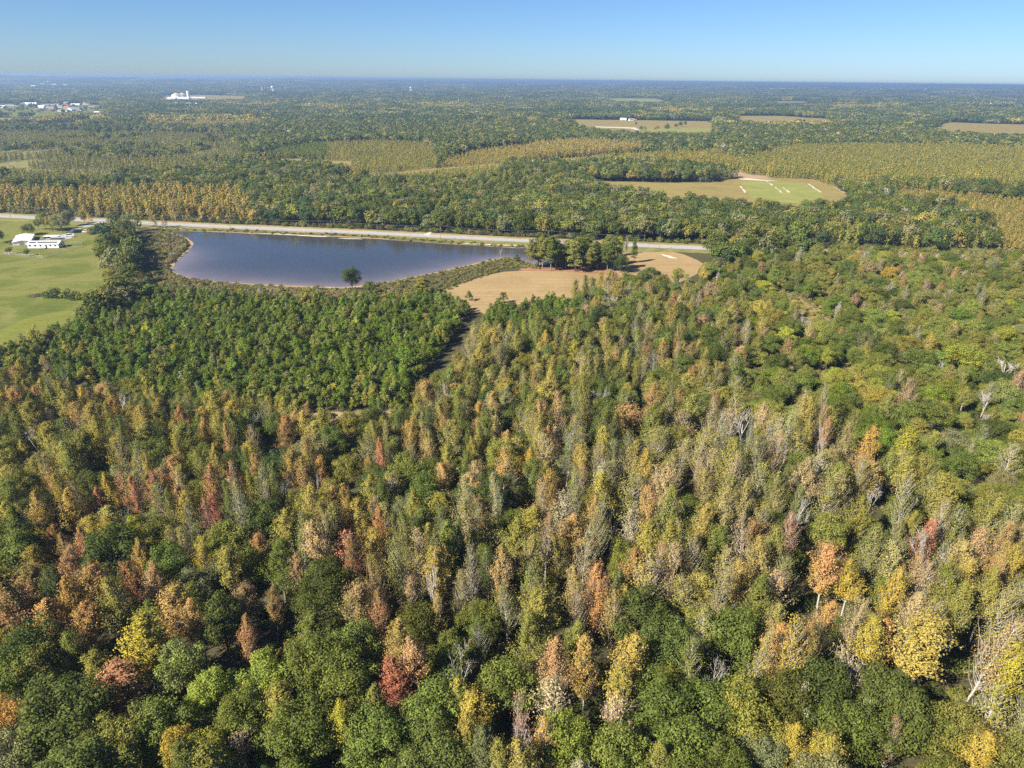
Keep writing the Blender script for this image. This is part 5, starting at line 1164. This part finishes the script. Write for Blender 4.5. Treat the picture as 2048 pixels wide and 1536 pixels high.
# ------------------------------------------------------------------ town, factory, farm and towers in the distance
def house(px, py, L, D, hw, hr, rz, wall, roof, label, garage=True, cat="house", name="town_house"):
    pos = at(px, py); z = float(terrain(pos.x, pos.y)); root = empty(name, (pos.x, pos.y, z), rz); tag(root, label, cat, "houses of the distant town" if name == "town_house" else None)
    op = [("window", 's', -L * .28, hw * .55, 1.8, 1.4, M['glass']), ("window", 's', -L * .05, hw * .55, 1.8, 1.4, M['glass']), ("door", 's', L * .12, 1.1, 1.1, 2.1, M['dark'])]
    if garage: op.append(("garage_door", 's', L * .33, 1.2, 4.2, 2.2, M['white']))
    gable_parts(root, L, D, hw, hr, M[wall], M[roof], .6, op)
TOWN = [(80, 221.5, 26, 16, 4, 5, .5, 'tanwall', 'roof_brown', "tan house with brown gable roof at the front of the town"), (104, 219, 34, 18, 4, 5, -.1, 'brick', 'roof_grey', "wide grey roofed house with white garage in the town"), (136, 217, 24, 14, 4, 4, 0, 'tanwall', 'roof_red', "red roofed house in the town"), (127, 223, 30, 14, 4, 3, .05, 'white', 'roof_grey', "low white house with dark roof at the town's lower edge"),
 (156, 221.5, 38, 20, 5, 7, .1, 'white', 'roof_blue', "large white house with slate blue roof in the town"), (141, 222, 14, 20, 5, 7, 1.5, 'white', 'roof_white', "white gabled house beside the slate blue roof"), (185, 217, 26, 16, 4, 5, .2, 'tanwall', 'roof_brown', "dark brown roofed house at the far end of the town"), (194, 218.5, 20, 12, 4, 4, 0, 'white', 'roof_red', "small house with reddish roof at the far end of town"),
 (84, 215.5, 26, 14, 4, 4, -.2, 'white', 'roof_white', "white roofed house behind the tan gable house"), (93, 212.5, 24, 14, 4, 5, .3, 'tanwall', 'roof_grey', "grey roofed house in the second row of the town"), (105, 213, 26, 14, 4, 5, 0, 'brick', 'roof_grey', "brick house with grey roof in the second row"), (76, 212.5, 22, 14, 4, 5, .6, 'white', 'roof_brown', "white walled house with brown roof in the second row"), (115, 212, 24, 14, 4, 5, -.3, 'tanwall', 'roof_brown', "brown roofed house above the red roofed one"), (122, 215, 16, 12, 4, 3, 0, 'white', 'roof_grey', "small white house beside the red roofed one"),
 (56, 210, 28, 16, 5, 4, 0, 'white', 'roof_white', "white house with pale roof near the tree row"), (47, 210, 16, 12, 5, 3, .4, 'white', 'roof_grey', "small white house near the tree row"), (69, 210, 22, 14, 5, 4, 0, 'white', 'roof_white', "bright white house in the back row"), (146, 208, 26, 14, 6, 5, .3, 'white', 'roof_grey', "white house on the rise behind the town"), (162, 207.5, 30, 14, 6, 5, -.2, 'tanwall', 'roof_grey', "tan house on the rise behind the town"), (174, 209, 28, 14, 6, 5, .2, 'white', 'roof_brown', "white house with brown roof on the rise"), (184, 208, 26, 14, 6, 5, .6, 'white', 'roof_white', "bright white house at the end of the rise"), (152, 211, 34, 12, 4, 3, 0, 'tanwall', 'roof_white', "long pale building below the rise"), (134, 209, 22, 14, 6, 5, -.4, 'brick', 'roof_grey', "brick house at the start of the rise")]
for t_ in TOWN: house(*t_)
house(28, 212, 60, 16, 4, 2, .02, 'tanwall', 'roof_grey', "long white warehouse at the edge of the town", False, "warehouse", "warehouse"); house(-2, 216, 50, 18, 6, 3, 0, 'white', 'roof_white', "white warehouse cut by the picture edge", False, "warehouse", "warehouse")
house(197, 227.5, 20, 12, 4, 3, 0, 'white', 'roof_white', "small white house below the town beside the trees")
house(363, 198, 90, 26, 8, 3, 0, 'white', 'roof_white', "long white factory hall in front of the silos", False, "factory", "factory_hall"); house(392, 196.5, 110, 22, 6, 2, .02, 'white', 'roof_white', "low long white factory wing beyond the silos", False, "factory", "factory_hall"); house(344, 199, 44, 22, 8, 3, 0, 'white', 'roof_white', "white factory block below the silos", False, "factory", "factory_hall")
for (a, b, R, h, l) in [(347, 198, 24, 20, "large round white silo at the factory"), (359, 197, 20, 20, "second round silo at the factory"), (371, 197.5, 7, 36, "slim white tower silo at the factory")]:
    pos = at(a, b); rt = empty("silo", (pos.x, pos.y + 40, 0)); tag(rt, l, "silo"); MB().lathe([(R, 0), (R, h), (R * .98, h + .1)], 28).build("tank", M['white'], rt); MB().lathe([(R * 1.02, h), (R * .1, h + R * .42)], 28).build("roof", M['tanwall'] if R > 15 else M['roof_white'], rt)
house(350, 214, 80, 14, 13, 3, 0, 'white', 'roof_white', "long white shed among trees below the factory", False, "shed", "farm_shed"); house(378, 214.5, 70, 14, 13, 3, 0, 'white', 'roof_white', "second long white shed below the factory", False, "shed", "farm_shed")
house(1246, 241, 18, 11, 3.5, 3.5, 0, 'tanwall', 'roof_white', "white farmhouse at the top of the distant farm field", False, "house", "farmhouse"); house(1263, 241.5, 16, 10, 4, 3, .2, 'white', 'roof_grey', "grey roofed outbuilding beside the distant farmhouse", False, "shed", "farm_shed"); house(1270, 242, 8, 6, 3, 2, 0, 'brick', 'roof_red', "small red outbuilding beside the distant farmhouse", False, "shed", "farm_shed")
house(1979, 216, 26, 16, 16, 7, .3, 'white', 'roof_white', "white house amid far woods above the wide tan field", False, "house", "farmhouse")
for i, (a, b, l) in enumerate([(68, 179, "white mill building in the far woods above the town"), (97, 171, "white steepled hall highest above the town"), (86, 175, "small white building far above the town"), (109, 176, "tan building far above the town"), (131, 177, "low white building far above the town, last in line")]):
    house(a, b, 34, 22, 16, 8, .2 * i, 'white' if i != 3 else 'tanwall', 'roof_white', l, False, "building", "far_building")
def water_tower(px, py, H_, R, label):
    pos = at(px, py); z = float(terrain(pos.x, pos.y)); rt = empty("water_tower", (pos.x, pos.y, z)); tag(rt, label, "water tower")
    MB().lathe([(R * .2, H_ - 1.7 * R), (R * .75, H_ - 1.35 * R), (R, H_ - .9 * R), (R, H_ - .45 * R), (R * .7, H_ - .12 * R), (.1, H_)], 20).build("tank", M['white'], rt)
    MB().lathe([(R * .22, 0), (R * .2, H_ - 1.65 * R)], 12).build("riser", M['white'], rt)
    for k in range(6):
        t = k * math.pi / 3; MB().tube([(R * 1.1 * math.cos(t), R * 1.1 * math.sin(t), 0), (R * .9 * math.cos(t), R * .9 * math.sin(t), H_ - 1.1 * R)], R * .07, 6).build("leg", M['white'], rt)
water_tower(546, 187, 52, 10, "white water tower on legs above the far woods"); water_tower(822, 187, 50, 9, "white water tower alone in the middle distance of the woods"); water_tower(525, 187, 40, 4.5, "thin white tower next to the bigger water tower"); water_tower(1849, 188, 52, 6, "thin pale water tower far beyond the wide tan field"); water_tower(541.5, 168, 70, 12, "small pale water tower just under the horizon")


# ------------------------------------------------------------------ air
if HAZE:
    mh, nt, out = new_mat("hazy air")
    pv = N(nt, "ShaderNodeVolumePrincipled"); pv.inputs["Color"].default_value = (0.48, 0.70, 1.0, 1); pv.inputs["Density"].default_value = 1.3e-4; pv.inputs["Anisotropy"].default_value = 0.38
    nt.links.new(pv.outputs[0], out.inputs["Volume"])
    hb = MB().box((0, 0, 53.5), (71000, 71000, 127)).build("haze", mh)
    tag(hb, "thin blue haze over the whole landscape", "haze", kind="stuff")
print("RECS", len(RECS), "near", N_NEAR, "single", int(single.sum()), {k: len(v) for k, v in STUFF.items()}, {k: len(v) for k, v in mass.items()})
